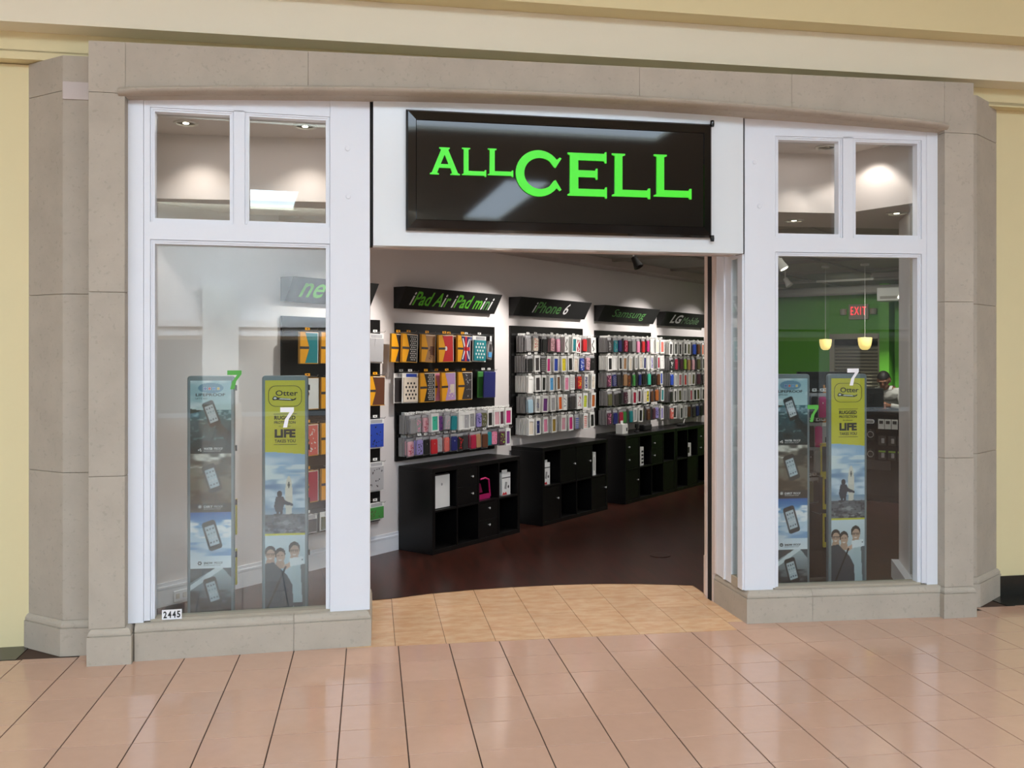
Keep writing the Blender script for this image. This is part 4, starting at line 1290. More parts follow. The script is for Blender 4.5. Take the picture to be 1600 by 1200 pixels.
B.grad(y2 - 30, y2, (86, 92, 100), (112, 116, 122)); B.cloud(y2 - 31, y2, 9, 5, (52, 56, 64), .45, .62, .95); B.cloud(y2 - 28, y2, 7, 4, (152, 156, 160), .62, .8, .8)
B.grad(y2, y2 + 3, (206, 202, 60), (206, 202, 60))
B.grad(y2 + 3, PH - 6, (206, 222, 230), (150, 168, 176))
ys = y2 + 3
for (cx, cy, r, hair) in ((9, ys + 29, 9, -1), (25, ys + 32, 8.6, 0), (48, ys + 24, 9.4, 0)):
    B.ell(cx, cy - 3, r, r * 1.14, (44, 40, 38)); B.ell(cx + .6, cy + 2, r * .82, r * 1.06, (186, 156, 136))
    B.poly([(cx - 6, cy + 8), (cx + 6, cy + 8), (cx + 9, cy + 20), (cx - 9, cy + 20)], (180, 150, 130))
    B.poly([(cx - 5, cy - 1), (cx - 1.4, cy - 1), (cx - 1.4, cy), (cx - 5, cy)], (46, 42, 42)); B.poly([(cx + 1.4, cy - 1), (cx + 5, cy - 1), (cx + 5, cy), (cx + 1.4, cy)], (46, 42, 42)); B.poly([(cx - 3, cy + 6.4), (cx + 3, cy + 6.4), (cx + 2, cy + 8), (cx - 2, cy + 8)], (228, 214, 206))
for (cx, cy) in ((9, ys + 29), (48, ys + 24)):
    B.poly([(cx - 7, cy - .6), (cx + 7, cy - .6), (cx + 7, cy + .5), (cx - 7, cy + .5)], (52, 46, 44), .8)
    for dx in (-3.4, 3.4): B.ell(cx + dx, cy + 1.3, 2.8, 2.2, (60, 52, 50), .7); B.ell(cx + dx, cy + 1.4, 2.1, 1.6, (160, 132, 116), .9)
B.poly([(0, ys + 44), (14, ys + 42), (36, ys + 62), (46, ys + 80), (46, PH - 6), (0, PH - 6)], (58, 66, 74)); B.poly([(44, ys + 48), (60, ys + 50), (64, ys + 100), (62, ys + 106), (46, ys + 106)], (176, 194, 200)); B.poly([(58, ys + 44), (66, ys + 46), (66, PH - 6), (62, PH - 6)], (96, 104, 110)); B.poly([(46, ys + 106), (62, ys + 106), (60, PH - 6), (48, PH - 6)], (66, 74, 80))
B.poly([(30, ys + 47), (46, ys + 41), (48, ys + 46), (34, ys + 54)], (206, 170, 150)); B.poly([(40, ys + 36), (63, ys + 34), (64, ys + 46), (41, ys + 49)], (226, 234, 238)); B.ell(61, ys + 39, 1.2, 1.4, (50, 54, 60))
B.poly([(33, ys + 48), (36, ys + 49), (4, PH - 14), (0, PH - 12)], (20, 24, 30))
meA, meB = print_mesh(A, .245, 1.5), print_mesh(B, .245, 1.5)
M_frame = mat('poster_frame_grey', (122, 136, 142), rough=.35, metal=.3)
M_ink = mat('print_ink', (38, 40, 38), rough=.5)
M_inkblue = mat('print_blue_ink', (52, 78, 110), rough=.5)
M_inkwhite = mat('print_white_ink', (224, 228, 228), rough=.5)


def rrect(w, h, r, seg=5):
    pts = []
    for cx, cz, a0 in ((w / 2 - r, r, -90), (w / 2 - r, h - r, 0), (-w / 2 + r, h - r, 90), (-w / 2 + r, r, 180)):
        for i in range(seg + 1):
            a = math.radians(a0 + 90 * i / seg); pts.append((cx + r * math.cos(a), cz + r * math.sin(a)))
    return pts


def stand(x, y, rz, kind, label, hooks_side):
    r = tag(empty('poster_stand', (x, y, .005), rz), label, 'poster stand')
    Wd, Ht = .283, 1.595
    op_ = rrect(Wd, Ht, .02)
    mb = MB(); mb.loft([[(px, .03, pz) for px, pz in op_], [(px, .0, pz) for px, pz in op_], [(px * .965, -.006, Ht / 2 + (pz - Ht / 2) * .995) for px, pz in op_]])
    mb.build('frame', M_frame, r)
    pr = link('print', meA if kind == 'A' else meB, r, (0, -.0075, .065))
    T = lambda nm, txt, x0, x1, z0, z1, m, **k: text(nm, txt, r, x0, x1, z0, z1, -.0090, m, **k)
    if kind == 'A':
        T('lettering', 'LIFEPROOF', -.090, .086, 1.468, 1.486, M_ink, offset=.02)
        T('lettering', "LET'S GO", -.090, -.022, 1.449, 1.459, M_ink)
        for (nm, z, m) in (('WATER', 1.135, M_inkwhite), ('DIRT', .775, M_inkwhite), ('SNOW', .425, M_ink), ('SHOCK', .082, M_inkwhite)):
            T('lettering', nm, -.042, .012, z, z + .014, m, offset=.03)
            T('lettering', 'PROOF', .020, .072, z, z + .014, m)
            T('lettering', 'PROTECTION BUILT TO LAST', -.042, .060, z - .010, z - .005, m)
        mb = MB()
        for (dx, dz) in ((-.062, 1.140), (-.072, 1.134), (-.060, 1.130)): mb.box(dx - .004, dx + .004, -.0092, -.0086, dz - .004, dz + .004)
        for k in range(8):
            a = k * PI / 4; mb.quad((-.066 - .004 * math.sin(a), -.0091, .782 + .004 * math.cos(a)), (-.066 + .004 * math.sin(a), -.0091, .782 - .004 * math.cos(a)), (-.066 + .015 * math.cos(a) + .001, -.0091, .782 + .015 * math.sin(a)), (-.066 + .015 * math.cos(a), -.0091, .782 + .015 * math.sin(a) + .001))
        mb.quad((-.076, -.0091, .078), (-.064, -.0091, .072), (-.056, -.0091, .096), (-.068, -.0091, .102))
        mb.build('symbol', M_inkwhite, r)
        mb = MB()
        for k in range(6):
            a = k * PI / 3; cx, cz = -.066 + .009 * math.cos(a), .432 + .009 * math.sin(a); k0 = len(mb.v)
            for s_ in range(6): mb.v.append((cx + .0045 * math.cos(s_ * PI / 3), -.0091, cz + .0045 * math.sin(s_ * PI / 3)))
            mb.f.append(tuple(range(k0, k0 + 6))); mb.m.append(0)
        mb.build('symbol', M_ink, r)
    else:
        ring_o, ring_i = rrect(.205, .132, .045, 6), rrect(.199, .126, .043, 6)
        me = shape_mesh([[(px, pz + 1.40) for px, pz in ring_o], [(px, pz + 1.403) for px, pz in ring_i]], .0003, M_ink)
        me.transform(Matrix.Translation((0, -.0085, 0))); link('logo_outline', me, r)
        T('lettering', 'Otter', -.058, .078, 1.468, 1.502, M_ink, offset=.012)
        # swimming otter drawn under the name
        body = [(-.078, 1.452), (-.070, 1.464), (-.058, 1.466), (-.046, 1.458), (-.020, 1.454), (.020, 1.452), (.050, 1.446), (.068, 1.456), (.066, 1.444), (.046, 1.436), (.0, 1.438), (-.030, 1.440), (-.050, 1.442), (-.070, 1.440), (-.078, 1.444)]
        me = shape_mesh([body], .0002, M_ink); me.transform(Matrix.Translation((0, -.0086, 0))); link('logo_drawing', me, r)
        me = shape_mesh([[(-.072, 1.450), (-.066, 1.460), (-.056, 1.460), (-.050, 1.452), (-.060, 1.446)], [(-.040, 1.446), (.04, 1.442), (.03, 1.449), (-.03, 1.452)]], .0003, M_inkwhite); me.transform(Matrix.Translation((0, -.0088, 0))); link('logo_drawing', me, r)
        for (z0, z1) in ((1.352, 1.355), (1.160, 1.163)):
            MB().box(-.070, .072, -.009, -.0085, z0, z1).build('rule_line', M_ink, r)
        T('lettering', 'RUGGED', -.066, .064, 1.318, 1.343, M_ink, offset=.03)
        T('lettering', 'PROTECTION', -.066, .064, 1.292, 1.309, M_ink, offset=.02)
        T('lettering', 'for wherever', -.038, .036, 1.272, 1.282, M_ink, shear=.3)
        T('lettering', 'LIFE', -.064, .064, 1.205, 1.258, M_ink, offset=.05)
        T('lettering', 'TAKES YOU', -.064, .064, 1.174, 1.194, M_ink, offset=.02)
    for c in list(r.children):
        if c is not pr and c.name.split('.')[0] in ('lettering', 'symbol', 'rule_line', 'logo_outline', 'logo_drawing'):
            c.parent = pr; c.location = (0, .0075, -.065)
    MB().box(-.135, .135, .0, .30, 0, .018).build('base_plate', M_blackmatte, r)
    MB().box(-.125, .125, .03, .05, .018, 1.55).build('back_board', M_blackmatte, r)
    for z in (1.50, 1.12, .78, .45):
        MB().box(-.13, .148, .05, .066, z, z + .035).build('bracket', M_blackmatte, r)
        MB().tube([(.0, .05, z), (.0, .22, z), (.0, .23, z + .012)], .003, 5).build('hook', M_steel, r)
    return r


st1 = stand(-.985, 5.95, .0, 'A', 'tall poster stand of phones in water, dirt and snow, left window', 1)
st2 = stand(-.535, 5.95, .0, 'B', 'tall yellow topped poster stand with surfer and selfie, left window', 1)
st3 = stand(2.825, 5.93, .0, 'A', 'tall poster stand of phones in water, dirt and snow, right window', 1)
st4 = stand(3.245, 5.93, .0, 'B', 'tall yellow topped poster stand with surfer and selfie, right window', 1)
STF = Frame((0, 0), (1, 0))
M_yellowbox = mat('print_yellowbox', (214, 196, 50), rough=.45)
yb = cached(('yb',), lambda: MB().box(-.055, .055, -.03, 0, -.24, -.012).mesh('box', M_yellowbox))
yb2 = cached(('yb2',), lambda: MB().box(-.045, .045, -.034, -.03, -.215, -.03).mesh('window', pm('black')))
ybt = cached(('tab', .2, 'white'), lambda: None)
for (x, y, z, lab) in ((-.905, 6.12, .82, 'yellow edged black box on the middle hooks behind the left phone poster'), (-.905, 6.12, .50, 'yellow edged black box on the low hooks behind the left phone poster')):
    hang(STF, x, -y, z, [('box', yb), ('window', yb2), ('hang_tab', ybt)], lab, 'phone case', None, 0, 0, 'yellow_case_box')
# narrow rack seen between the right hand posters
rk = tag(empty('hook_rack', (3.42, 6.52, .005)), 'narrow black hook rack seen between the two posters of the right window', 'rack')
MB().box(-.25, .25, .0, .025, .05, 1.60).build('panel', M_blackmatte, rk)
MB().box(-.25, .25, -.16, .10, .0, .03).build('base_plate', M_blackmatte, rk)
MB().box(-.24, .24, -.02, .0, 1.545, 1.60).build('header', M_black, rk)
M_orangewood = mat('orange_wood', (196, 128, 52), rough=.5)
MB().box(-.05, .25, -.012, .0, 1.10, 1.50).build('orange_panel', M_orangewood, rk)
for z in (1.46, 1.24, 1.06, .83, .55):
    for x in (-.14, -.02, .10):
        MB().tube([(x, .0, z), (x, -.14, z), (x, -.15, z + .01)], .0025, 5).build('hook', M_steel, rk)
RG = 'packs on the narrow rack'
for (x, n, z, s, lab) in ((-.20, .05, 1.46, 'c:navy', 'navy pack at the left of the rack top row, right window'), (-.165, .09, 1.46, 'c:black', 'black pack second along the rack top row, right window'), (-.115, .11, 1.46, 'c:magenta/white.logo', 'magenta pack on the rack top row, right window'), (-.075, .08, 1.46, 'c:blue/purple.floral', 'blue and purple pack on the rack top row, right window'),
                          (-.19, .08, 1.24, 'c:charcoal', 'charcoal pack on the rack second row, right window'), (-.14, .10, 1.24, 'c:magenta', 'magenta slim pack on the rack second row, right window'), (-.09, .08, 1.24, 'b:silver', 'silver pack on the rack second row, right window'),
                          (-.20, .09, 1.06, 'c:charcoal/silver.logo', 'dark pack with white header on the rack third row'), (-.15, .11, 1.06, 'c:grey', 'grey pack with white header on the rack third row'),
                          (-.20, .08, .83, 'c:olive', 'olive pack low on the rack in the right window'), (-.15, .06, .83, 'c:black', 'black pack low on the rack in the right window')):
    st_, c_, se_, ki_ = spec(s)
    hang(STF, 3.42 + x, -6.52 + n, z, phone_pack(st_, c_, se_, ki_, .062, .19), lab, 'phone case', RG)
for (x, n, z, lab) in ((-.105, .12, 1.09, 'yellow edged black box on the rack third row'), (-.06, .13, 1.09, 'second yellow edged black box on the rack third row'), (-.085, .12, .85, 'yellow edged black box on the rack fourth row'), (-.085, .12, .57, 'yellow edged black box on the rack lowest row'), (-.045, .14, .55, 'second yellow edged black box on the rack lowest row')):
    hang(STF, 3.42 + x, -6.52 + n, z, [('box', cached(('yb3',), lambda: MB().box(-.03, .03, -.02, 0, -.26, -.012).mesh('box', M_yellowbox))), ('window', cached(('yb4',), lambda: MB().box(-.024, .024, -.023, -.02, -.22, -.035).mesh('window', pm('black'))))], lab, 'phone case', RG, 0, 0, 'yellow_case_box')

# ================================================================== vinyl digits and number plate
SEV = [(0, 1), (1, 1), (1, .80), (.62, .42), (.50, 0), (.20, 0), (.34, .40), (.68, .76), (.0, .76)]
M_vwhite = mat('vinyl_white', (244, 244, 246), rough=.5)
M_vgreen = mat('vinyl_green', (86, 172, 70), rough=.5)


def vinyl(F_, u0, u1, z0, z1, m, label):
    me = shape_mesh([SEV], .0003, m)
    me.transform(Matrix.Diagonal((u1 - u0, 1, z1 - z0, 1)))
    o = link('window_digit', me, None, F_.pt(u0, -.1155, z0), F_.rz)
    return tag(o, label, 'window lettering')


vinyl(FL, .493, .574, 1.527, 1.638, M_vgreen, 'green digit 7 stuck on the left window beside the phone poster')
vinyl(FL, .795, .874, 1.297, 1.417, M_vwhite, 'white digit 7 stuck on the left window over the yellow poster')
vinyl(FR, .462, .538, 1.287, 1.399, M_vgreen, 'green digit 7 stuck on the right window between the posters')
vinyl(FR, .738, .819, 1.527, 1.640, M_vwhite, 'white digit 7 stuck on the right window over the yellow poster')
npl = tag(FL.empty('number_plate', .139, -.056, .211), 'small white plate with black unit number at the left window foot', 'number plate')
MB().box(0, .108, .0, .003, 0, .056).build('plate', M_vwhite, npl)
for i, ch in enumerate('2445'):
    text('digit', ch, npl, .008 + i * .0245, .027 + i * .0245, .009, .048, -.0008, M_ink, offset=.03)

# ================================================================== things in and on the cabinets
def boxed(nm, u, n, z, w, h, d, label, cat, deco):
    r = tag(W.empty(nm, u, n, z), label, cat)
    MB().box(-w / 2, w / 2, 0, d, 0, h).build('carton', pm('white'), r, bevel=.001)
    deco(r, w, h)
    return r


def deco_tablet(r, w, h):
    k = MB(); n = 10
    k.v += [(.010 * math.cos(i * .628), -.0006, h * .72 + .012 * math.sin(i * .628)) for i in range(n)]; k.f.append(tuple(range(n))); k.m.append(0)
    k.build('logo', pm('grey'), r)
    MB().box(-w / 2 + .01, w / 2 - .01, .0, .02, h, h + .012).build('clip_strip', pm('charcoal'), r)


def deco_stand(r, w, h):
    MB().box(-w / 2, w / 2, -.0006, 0, h * .76, h * .80).build('stripe', pm('charcoal'), r)
    k = MB(); k.loft([[(-w * .22, y, h * .30), (w * .02, y, h * .26), (w * .12, y, h * .58), (-w * .12, y, h * .60)] for y in (-.0006, 0)]); k.build('picture', pm('grey'), r)
    k = MB(); k.v += [(w * .25 + .012 * math.cos(i * .7854), -.0006, h * .36 + .016 * math.sin(i * .7854)) for i in range(8)]; k.f.append(tuple(range(8))); k.m.append(0); k.build('picture', pm('black'), r)
    k = MB(); k.loft([[(-w * .48, y, .004), (w * .1, y, .004), (-w * .02, y, h * .15), (-w * .2, y, h * .09), (-w * .34, y, h * .15)] for y in (-.0006, 0)]); k.build('print_mark', pm('red'), r)
    MB().box(-w / 2, w * .1, .0, .004, h, h + .03).build('hang_tab', pm('white'), r)


CZ = .395
boxed('tablet_box', .483, .385, .392, .215, .285, .03, 'flat white tablet box standing in the upper left cube', 'box', deco_tablet)
boxed('stand_box', 1.43, .385, .388, .135, .215, .05, 'white boxed phone holder in the upper right cube, nearest cabinet', 'box', deco_stand)
boxed('stand_box', 2.12, .385, .409, .125, .225, .05, 'white boxed phone holder in the second cabinet', 'box', deco_stand)
boxed('slim_box', 3.06, .385, .409, .06, .255, .05, 'tall slim white box at the right of the second cabinet', 'box', lambda r, w, h: MB().box(-w * .2, w * .1, -.0006, 0, h * .2, h * .8).build('print_line', pm('grey'), r))
boxed('cable_box', 4.13, .385, .414, .14, .22, .06, 'grey patterned box in the third cabinet', 'box', lambda r, w, h: [MB().box(w * .1, w * .45, -.0006, 0, h * (.1 + .2 * k), h * (.2 + .2 * k)).build('print_mark', pm('black'), r) for k in range(4)])
boxed('charger_box', 5.42, .385, .414, .18, .17, .05, 'pale box with a dark picture in the far cabinet', 'box', lambda r, w, h: MB().box(-w * .1, w * .25, -.0006, 0, h * .25, h * .7).build('picture', pm('charcoal'), r))
# pink bumper frame leaning in a cube
pf = tag(W.empty('tablet_case', 1.10, .36, .387), 'bright pink tablet bumper case leaning in a cabinet cube', 'tablet case')
M_hot = mat('hot_pink', (214, 40, 118), rough=.4)
k = MB()
outer = [(-.10, 0), (.10, .0), (.09, .04), (.035, .19), (-.02, .215), (-.10, .20)]
k.loft([[(x, -.004 - z * .25, z) for x, z in [(-.10, 0), (.10, 0), (.098, .045), (-.10, .045)]], [(x, .02 - z * .25, z) for x, z in [(-.10, 0), (.10, 0), (.098, .045), (-.10, .045)]]])
k.build('rim', M_hot, pf)
k = MB(); k.tube([(.095, -.01, .02), (.03, -.045, .185), (-.03, -.05, .205), (-.10, -.05, .20)], .008, 6); k.build('frame_tube', M_hot, pf)
k = MB(); k.loft([[(x, .035 - z * .25, z) for x, z in [(-.10, .06), (.02, .06), (-.04, .15), (-.10, .17)]], [(x, .045 - z * .25, z) for x, z in [(-.10, .06), (.02, .06), (-.04, .15), (-.10, .17)]]]); k.build('inner_panel', mat('deep_pink', (150, 26, 84), rough=.5), pf)
# small things on the tops
boxed('small_carton', 3.90, .30, .806, .13, .115, .09, 'small pale carton on the third cabinet top', 'box', lambda r, w, h: [MB().box(w * .2, w * .4, -.0006, 0, h * .25, h * .6).build('picture', pm('black'), r), MB().box(-w / 2, -w * .1, .02, .03, h, h + .04).build('flap', pm('white'), r)])
cmn = tag(W.empty('phone_holder', 4.22, .28, .806), 'small black phone holder on the cabinet top beside the carton', 'phone holder')
MB().lathe([(.035, 0), (.035, .008), (.012, .014), (.010, .05), (.0, .055)], seg=14).build('foot', M_blackmatte, cmn)
MB().box(-.03, .03, -.012, .012, .05, .10).build('clamp', M_blackmatte, cmn, bevel=.004)
sp = tag(W.empty('speaker', 4.48, .26, .806), 'small black speaker box on the cabinet top', 'speaker')
MB().box(-.10, .10, -.04, .04, 0, .075).build('housing', M_blackmatte, sp, bevel=.012)
MB().box(-.085, .085, -.042, -.039, .015, .06).build('grille', M_dark, sp)
ps = tag(W.empty('scanner', 5.45, .28, .806), 'small dark handheld device lying on the far cabinet top', 'device')
MB().box(-.09, .06, -.03, .03, 0, .03).build('body', M_blackmatte, ps, bevel=.008)
MB().tube([(.05, 0, .03), (.09, 0, .08)], .012, 8).build('handle', M_steel, ps)
mg = tag(link('floor_outlet', MB().lathe([(.09, 0), (.09, .004), (.075, .005), (.0, .005)], seg=24).mesh('floor_outlet', M_wood), None, (2.46, 7.66, .006)), 'round cover plate set in the dark wood floor', 'floor outlet')

# ================================================================== back of the shop: louvred door, exit sign, pendants
BW = Frame(W.xy(9.73, 0), W.xy(9.73, 1))
dr = tag(BW.empty('door_3', .90, .001, 0.005), 'beige louvred door in the lime green back wall', kind='structure')
fbox(MB(), 0, .075, 0, .07, 0, 2.08).build('jamb', M_beige, dr); fbox(MB(), .765, .84, 0, .07, 0, 2.08).build('jamb', M_beige, dr)
fbox(MB(), 0, .84, 0, .07, 2.0, 2.085).build('head_jamb', M_beige, dr)
fbox(MB(), .09, .76, .01, .09, 1.90, 1.995).build('roller_box', M_dark, dr)
fbox(MB(), .075, .765, 0, .01, 0, 1.95).build('backing', M_ceil, dr)
slat = MB(); T_ = Matrix.Rotation(math.radians(32), 4, 'X')
slat.box(0, .69, -.022, .022, -.003, .003, 0, T_); slat_me = slat.mesh('slat', M_beige)
for k in range(34):
    link('slat', slat_me, dr, (.075, -.035, .06 + k * .054))
M_red = mat('exit_red', (255, 60, 70), emit=(255, 54, 66), estr=2.2)
exs = tag(BW.empty('exit_sign', 1.36, .002, 2.32), 'beige exit sign with glowing red letters on the green wall', 'exit sign')
MB().box(-.155, .155, -.06, 0, 0, .245).build('housing', M_beige, exs, bevel=.006)
text('lettering', 'EXIT', exs, -.12, .12, .075, .205, -.0625, M_red, offset=-.005, spacing=1.25)
for sx in (-1, 1):
    MB().lathe([(.0, -.05), (.05, -.05), (.055, .04), (.0, .05)], seg=12).build('lamp_head', M_beige, exs).location = (sx * .235, -.07, .13)
M_shade = mat('pendant_glass', (250, 226, 150), rough=.4, emit=(255, 222, 130), estr=1.05)
for (n, z, s, lab) in ((1.99, 1.80, 1.0, 'glowing cream glass pendant, left of the pair by the louvred door'), (2.47, 1.80, 1.12, 'glowing cream glass pendant in front of the louvred door, right of the pair')):
    pd = tag(W.empty('pendant_lamp', 6.0, n, z), lab, 'pendant lamp')
    MB().lathe([(r * s, zz * s) for r, zz in ((.0, 0), (.03, .002), (.052, .02), (.066, .055), (.073, .10), (.074, .135), (.0, .14))], seg=20).build('shade', M_shade, pd, smooth=True)
    MB().tube([(0, 0, .14 * s), (0, 0, MCZ - z)], .0018, 6).build('rod', M_fixture, pd)
    MB().lathe([(.0, MCZ - z - .03), (.05, MCZ - z - .025), (.05, MCZ - z - .001), (.0, MCZ - z - .001)], seg=14).build('canopy', M_fixture, pd)
spot('green_wash', W.pt(8.6, 2.3, 2.7), W.pt(9.6, 2.0, 1.4), 330, (1, .95, .85), 42, .6)
spot('back_fill', W.pt(5.5, 2.9, 2.78), W.pt(6.3, 2.65, .9), 130, (1, .95, .88), 100, .6, .08)  # added spot to lift the clerk and counter, no fitting there
spot('back_wash', W.pt(7.0, 1.9, 2.7), W.pt(9.73, 1.5, 1.2), 60, (1, .95, .88), 100, .8, .1)  # added spot brightening the back wall and door, without a fitting

# ================================================================== counter, monitor, clerk
ct = tag(W.empty('sales_counter', 5.62, 2.40, 0.005), 'black sales counter hung with small packs, right window', 'counter')
fbox(MB(), .02, .62, .0, 1.35, .08, 1.03).build('body', M_black, ct)
fbox(MB(), .0, .66, -.03, 1.40, 1.03, 1.065).build('worktop', M_black, ct, bevel=.004)
fbox(MB(), .05, .60, .03, 1.33, .0, .08).build('kick_board', M_dark, ct)
for z in (1.0, .80, .60):
    fbox(MB(), .012, .02, .02, 1.33, z, z + .012).build('slat', M_dark, ct)
fbox(MB(), .008, .02, .12, .46, .38, .49).build('grey_panel', pm('charcoal'), ct)
CW = Frame(W.xy(5.62, 0), W.xy(5.62, 1))
CG = 'packs on the front of the counter'
for i, u in enumerate((2.765, 2.84, 2.915, 3.005)):
    r = tag(CW.empty('card_pack', u, .018, .985), 'white card pack with dark picture, %s in the counter top row' % ORD[i], 'pack', CG)
    MB().box(-.034, .034, -.003, 0, -.115, 0).build('card', pm('white'), r)
    MB().box(-.022, .022, -.006, -.003, -.055, -.018).build('picture', pm('charcoal'), r)
    MB().tube([(0, .01, -.006), (0, -.012, -.006)], .002, 5).build('hook', M_steel, r)
for j, (z, c) in enumerate(((.79, 'silver'), (.62, 'lime'))):
    for i, u in enumerate((2.775, 2.885, 2.99)):
        r = tag(CW.empty('blister_pack', u, .018, z), '%s gadget in a dark blister pack, %s in the counter %s row' % ('white' if j == 0 else 'green', ORD[i], ('middle', 'low')[j]), 'pack', CG)
        MB().box(-.042, .042, -.004, 0, -.11, 0).build('card', pm('charcoal'), r)
        MB().box(-.004, .028, -.02, -.004, -.085, -.03).build('gadget', pm(c if j == 0 else 'silver'), r, bevel=.003)
        if j: MB().box(-.038, .038, -.006, -.004, -.022, -.004).build('header', pm('lime'), r)
        MB().tube([(0, .01, -.004), (0, -.012, -.004)], .002, 5).build('hook', M_steel, r)
for i, z in enumerate((.86, .63)):
    r = tag(CW.empty('cable_pack', 2.645, .018, z), 'coiled cable in a dark pack, %s on the counter left side' % ('upper' if i == 0 else 'lower'), 'pack', CG)
    MB().box(-.05, .05, -.004, 0, -.13, .0).build('card', pm('black'), r)
    k = MB(); n = 16; pts = [(.034 * math.cos(a * 2 * PI / n), -.009, -.06 + .034 * math.sin(a * 2 * PI / n)) for a in range(n + 1)]; k.tube(pts, .005, 6); k.build('cable_coil', pm('grey'), r)
    MB().tube([(0, .01, -.004), (0, -.012, -.004)], .002, 5).build('hook', M_steel, r)
bg = tag(CW.empty('counter_badge', 2.63, .0, .925), 'small white and blue oval badge on the black counter', 'badge')
MB().loft([[(x, 0, z) for x, z in rrect(.115, .055, .022, 3)], [(x, -.004, z) for x, z in rrect(.115, .055, .022, 3)]]).build('plate', pm('navy'), bg)
MB().loft([[(x, -.004, z + .003) for x, z in rrect(.108, .049, .02, 3)], [(x, -.0046, z + .003) for x, z in rrect(.108, .049, .02, 3)]]).build('rim_print', pm('white'), bg)
MB().loft([[(x, -.0047, z + .01) for x, z in rrect(.085, .03, .013, 3)], [(x, -.005, z + .01) for x, z in rrect(.085, .03, .013, 3)]]).build('field_print', pm('grey'), bg)
mn = tag(CW.empty('monitor', 2.60, -.22, 1.07), 'black monitor on the sales counter seen from behind', 'monitor')
MB().box(-.13, .13, -.02, .02, .03, .27).build('screen_housing', M_blackmatte, mn, bevel=.006)
MB().lathe([(.07, 0), (.07, .01), (.02, .014), (.018, .06), (.0, .06)], seg=16).build('stand', M_blackmatte, mn)
MB().box(-.118, -.09, -.0215, -.02, .12, .14).build('badge_print', pm('white'), mn)
MB().box(-.02, .02, -.05, -.02, .10, .2).build('wall_mount', M_dark, mn)

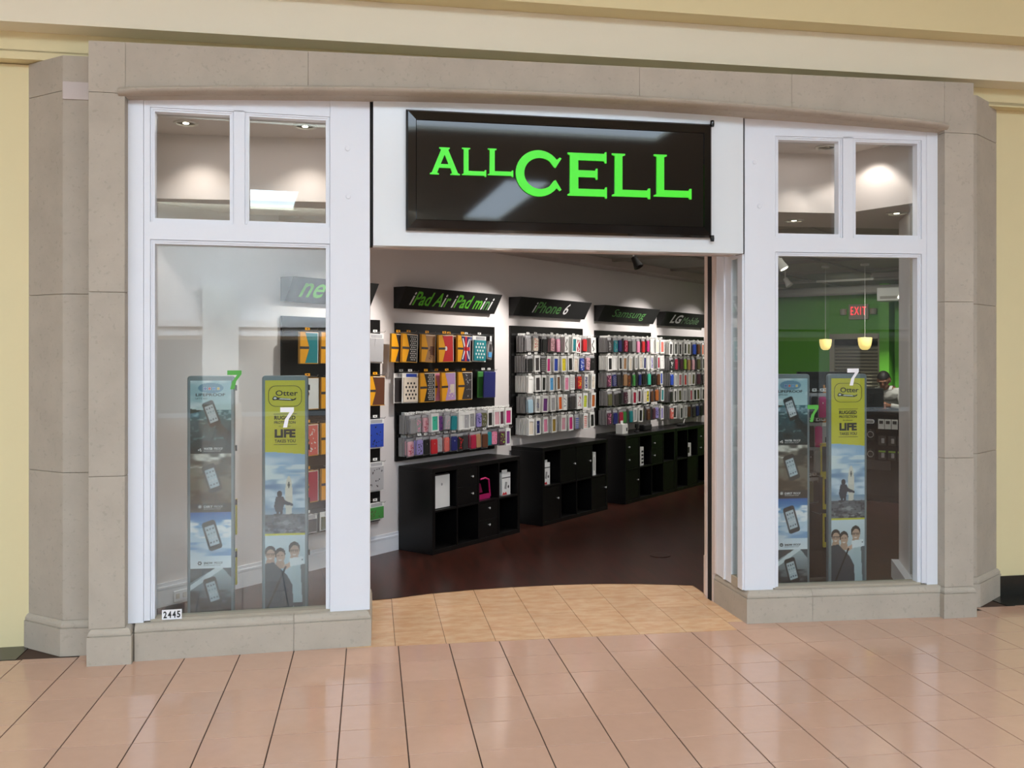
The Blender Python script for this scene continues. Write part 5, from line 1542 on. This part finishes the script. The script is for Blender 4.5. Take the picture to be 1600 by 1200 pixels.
# the clerk: body grown on a skeleton, fused by a fine remesh
def person():
    root = tag(empty('person', W.pt(6.46, 2.60, 0.005), -PI / 4), 'man in a pale grey shirt looking down behind the sales counter', 'person')
    V = []; E_ = []; R_ = []
    def v(p, r): V.append(p); R_.append(r); return len(V) - 1
    def e(a, b_): E_.append((a, b_))
    pel = v((.03, .14, .90), .135); sp1 = v((.03, .11, 1.02), .125); ch = v((.03, .03, 1.18), .145); up = v((.02, -.01, 1.265), .115); nk = v((.01, -.05, 1.315), .058); hb = v((.0, -.085, 1.36), .055)
    for a, b_ in ((pel, sp1), (sp1, ch), (ch, up), (up, nk), (nk, hb)): e(a, b_)
    for s in (-1, 1):
        hp = v((.03 + s * .09, .14, .84), .088); kn = v((.03 + s * .11, .12, .47), .060); an = v((.03 + s * .11, .17, .09), .042); toe = v((.03 + s * .12, .02, .045), .035)
        e(pel, hp); e(hp, kn); e(kn, an); e(an, toe)
        sh = v((.02 + s * .165, .0, 1.255), .062); el = v((.02 + s * .235, -.10, 1.06), .045)
        wr_ = v((.02 + s * .11, -.30, 1.105), .030); pa = v((.02 + s * .065, -.355, 1.115), .030)
        e(up, sh); e(sh, el); e(el, wr_); e(wr_, pa)
        for k in range(4):
            f1 = v((.02 + s * (.045 - .003 * k), -.395 - .004 * (k == 1), 1.085 + .021 * k), .0105); f2 = v((.02 + s * (.018 + .002 * (k in (0, 3))), -.412, 1.083 + .021 * k), .0095); f3 = v((.02 + s * -.004, -.405, 1.083 + .020 * k), .0085)
            e(pa, f1); e(f1, f2); e(f2, f3)
        t1 = v((.02 + s * .055, -.350, 1.150), .012); t2 = v((.02 + s * .022, -.372, 1.166), .010); e(pa, t1); e(t1, t2)
    me = bpy.data.meshes.new('skeleton'); me.from_pydata(V, E_, []); 
    o = bpy.data.objects.new('skeleton', me); COL.objects.link(o)
    m = o.modifiers.new('skin', 'SKIN'); m.use_smooth_shade = True
    lay = me.skin_vertices[0] if me.skin_vertices else None
    if lay is None:
        bm = bmesh.new(); bm.from_mesh(me); bm.verts.layers.skin.verify(); bm.to_mesh(me); bm.free(); lay = me.skin_vertices[0]
    for i, r in enumerate(R_):
        lay.data[i].radius = (r, r * (.78 if i in (0, 1, 2, 3) else 1.0)); lay.data[i].use_root = (i == 0)
    o.modifiers.new('sub', 'SUBSURF').levels = 1
    dg = bpy.context.evaluated_depsgraph_get(); body = bpy.data.meshes.new_from_object(o.evaluated_get(dg)); bpy.data.objects.remove(o, do_unlink=True)
    bm = bmesh.new(); bm.from_mesh(body)
    # head: shaped sphere, brow, nose, ears, chin, tilted down
    Th = Matrix.Translation((0, -.105, 1.412)) @ Matrix.Rotation(math.radians(24), 4, 'X') @ Matrix.Rotation(math.radians(6), 4, 'Z')
    def blob(c, r, seg=20):
        q = bmesh.ops.create_uvsphere(bm, u_segments=seg, v_segments=seg // 2 + 2, radius=1.0)
        for w in q['verts']:
            p = Vector((w.co.x * r[0], w.co.y * r[1], w.co.z * r[2]))
            if seg == 20 and p.z < 0: p.x *= 1 - .22 * (-p.z / r[2]) ** 1.5
            w.co = Th @ (p + Vector(c))
    blob((0, .012, .012), (.074, .093, .105)); blob((0, -.025, -.045), (.052, .055, .062), 16); blob((0, -.088, -.018), (.013, .016, .024), 8); blob((0, -.075, .02), (.050, .016, .012), 8); blob((0, -.074, -.058), (.024, .010, .010), 8)
    for s in (-1, 1): blob((s * .076, .015, -.005), (.010, .018, .030), 8)
    bm.to_mesh(body); bm.free()
    o = bpy.data.objects.new('tmpbody', body); COL.objects.link(o)
    r = o.modifiers.new('r', 'REMESH'); r.mode = 'VOXEL'; r.voxel_size = .0075; r.use_smooth_shade = True
    sm = o.modifiers.new('s', 'SMOOTH'); sm.factor = .5; sm.iterations = 2
    dg = bpy.context.evaluated_depsgraph_get(); me = bpy.data.meshes.new_from_object(o.evaluated_get(dg)); bpy.data.objects.remove(o, do_unlink=True)
    M_skin = mat('skin', (150, 104, 80), rough=.5); M_shirt = mat('shirt_cloth', (206, 204, 198), rough=.8, var=.06, nscale=18); M_hair = mat('hair', (28, 22, 20), rough=.6); M_trou = mat('trousers_cloth', (40, 42, 50), rough=.8); M_shoe = mat('shoe_leather', (24, 22, 22), rough=.5)
    me.materials.clear(); me.materials.append(M_skin); me.name = 'body'
    link('body', me, root)
    Ti = Th.inverted()
    def shell(nm, test, off, m):
        bm = bmesh.new(); bm.from_mesh(me); bm.normal_update()
        bmesh.ops.delete(bm, geom=[f for f in bm.faces if not test(f.calc_center_median())], context='FACES')
        for w in bm.verts: w.co += w.normal * off
        x = bpy.data.meshes.new(nm); bm.to_mesh(x); bm.free(); x.materials.clear(); x.materials.append(m)
        return link(nm, x, root)
    def is_head(c): l = Ti @ c; return l.z > -.11 and abs(l.x) < .1 and abs(l.y) < .13
    hand = lambda c: c.y < -.285 and abs(c.x - .02) < .115 and c.z > 1.05
    shell('shirt', lambda c: .88 < c.z < 1.315 and not hand(c) and not (is_head(c) and c.z > 1.30), .010, M_shirt)
    shell('collar', lambda c: 1.292 < c.z < 1.335 and c.y > -.12 and abs(c.x) < .09, .016, M_shirt)
    shell('trousers', lambda c: .085 < c.z < .90, .008, M_trou)
    shell('shoe', lambda c: c.z <= .09, .008, M_shoe)
    shell('hair', lambda c: (lambda l: l.z > .052 or (l.z > -.03 and l.y > .03))(Ti @ c) and (lambda l: l.z > -.06)(Ti @ c) and c.z > 1.34, .008, M_hair)
    for s in (-1, 1):
        k = MB().lathe([(.0, -.006), (.007, -.003), (.008, 0), (.007, .003), (.0, .006)], seg=10).mesh('eye', pm('black')); k.transform(Th @ Matrix.Translation((s * .030, -.082, .004))); link('eye', k, root)
        k = MB().box(-.017, .017, -.004, .002, 0, .005).mesh('eyebrow', M_hair); k.transform(Th @ Matrix.Translation((s * .031, -.091, .024))); link('eyebrow', k, root)
    return root


person()
hp_ = tag(empty('small_box', W.pt(6.07, 2.645, 1.078), -PI / 4), 'pinkish box in the hands of the man at the counter', 'box')
MB().box(-.06, .055, -.015, .015, .0, .068).build('carton', mat('pinkish_card', (188, 142, 130), rough=.6), hp_, bevel=.002)
MB().box(-.02, .035, -.0156, -.015, .01, .03).build('print_mark', pm('brown'), hp_)
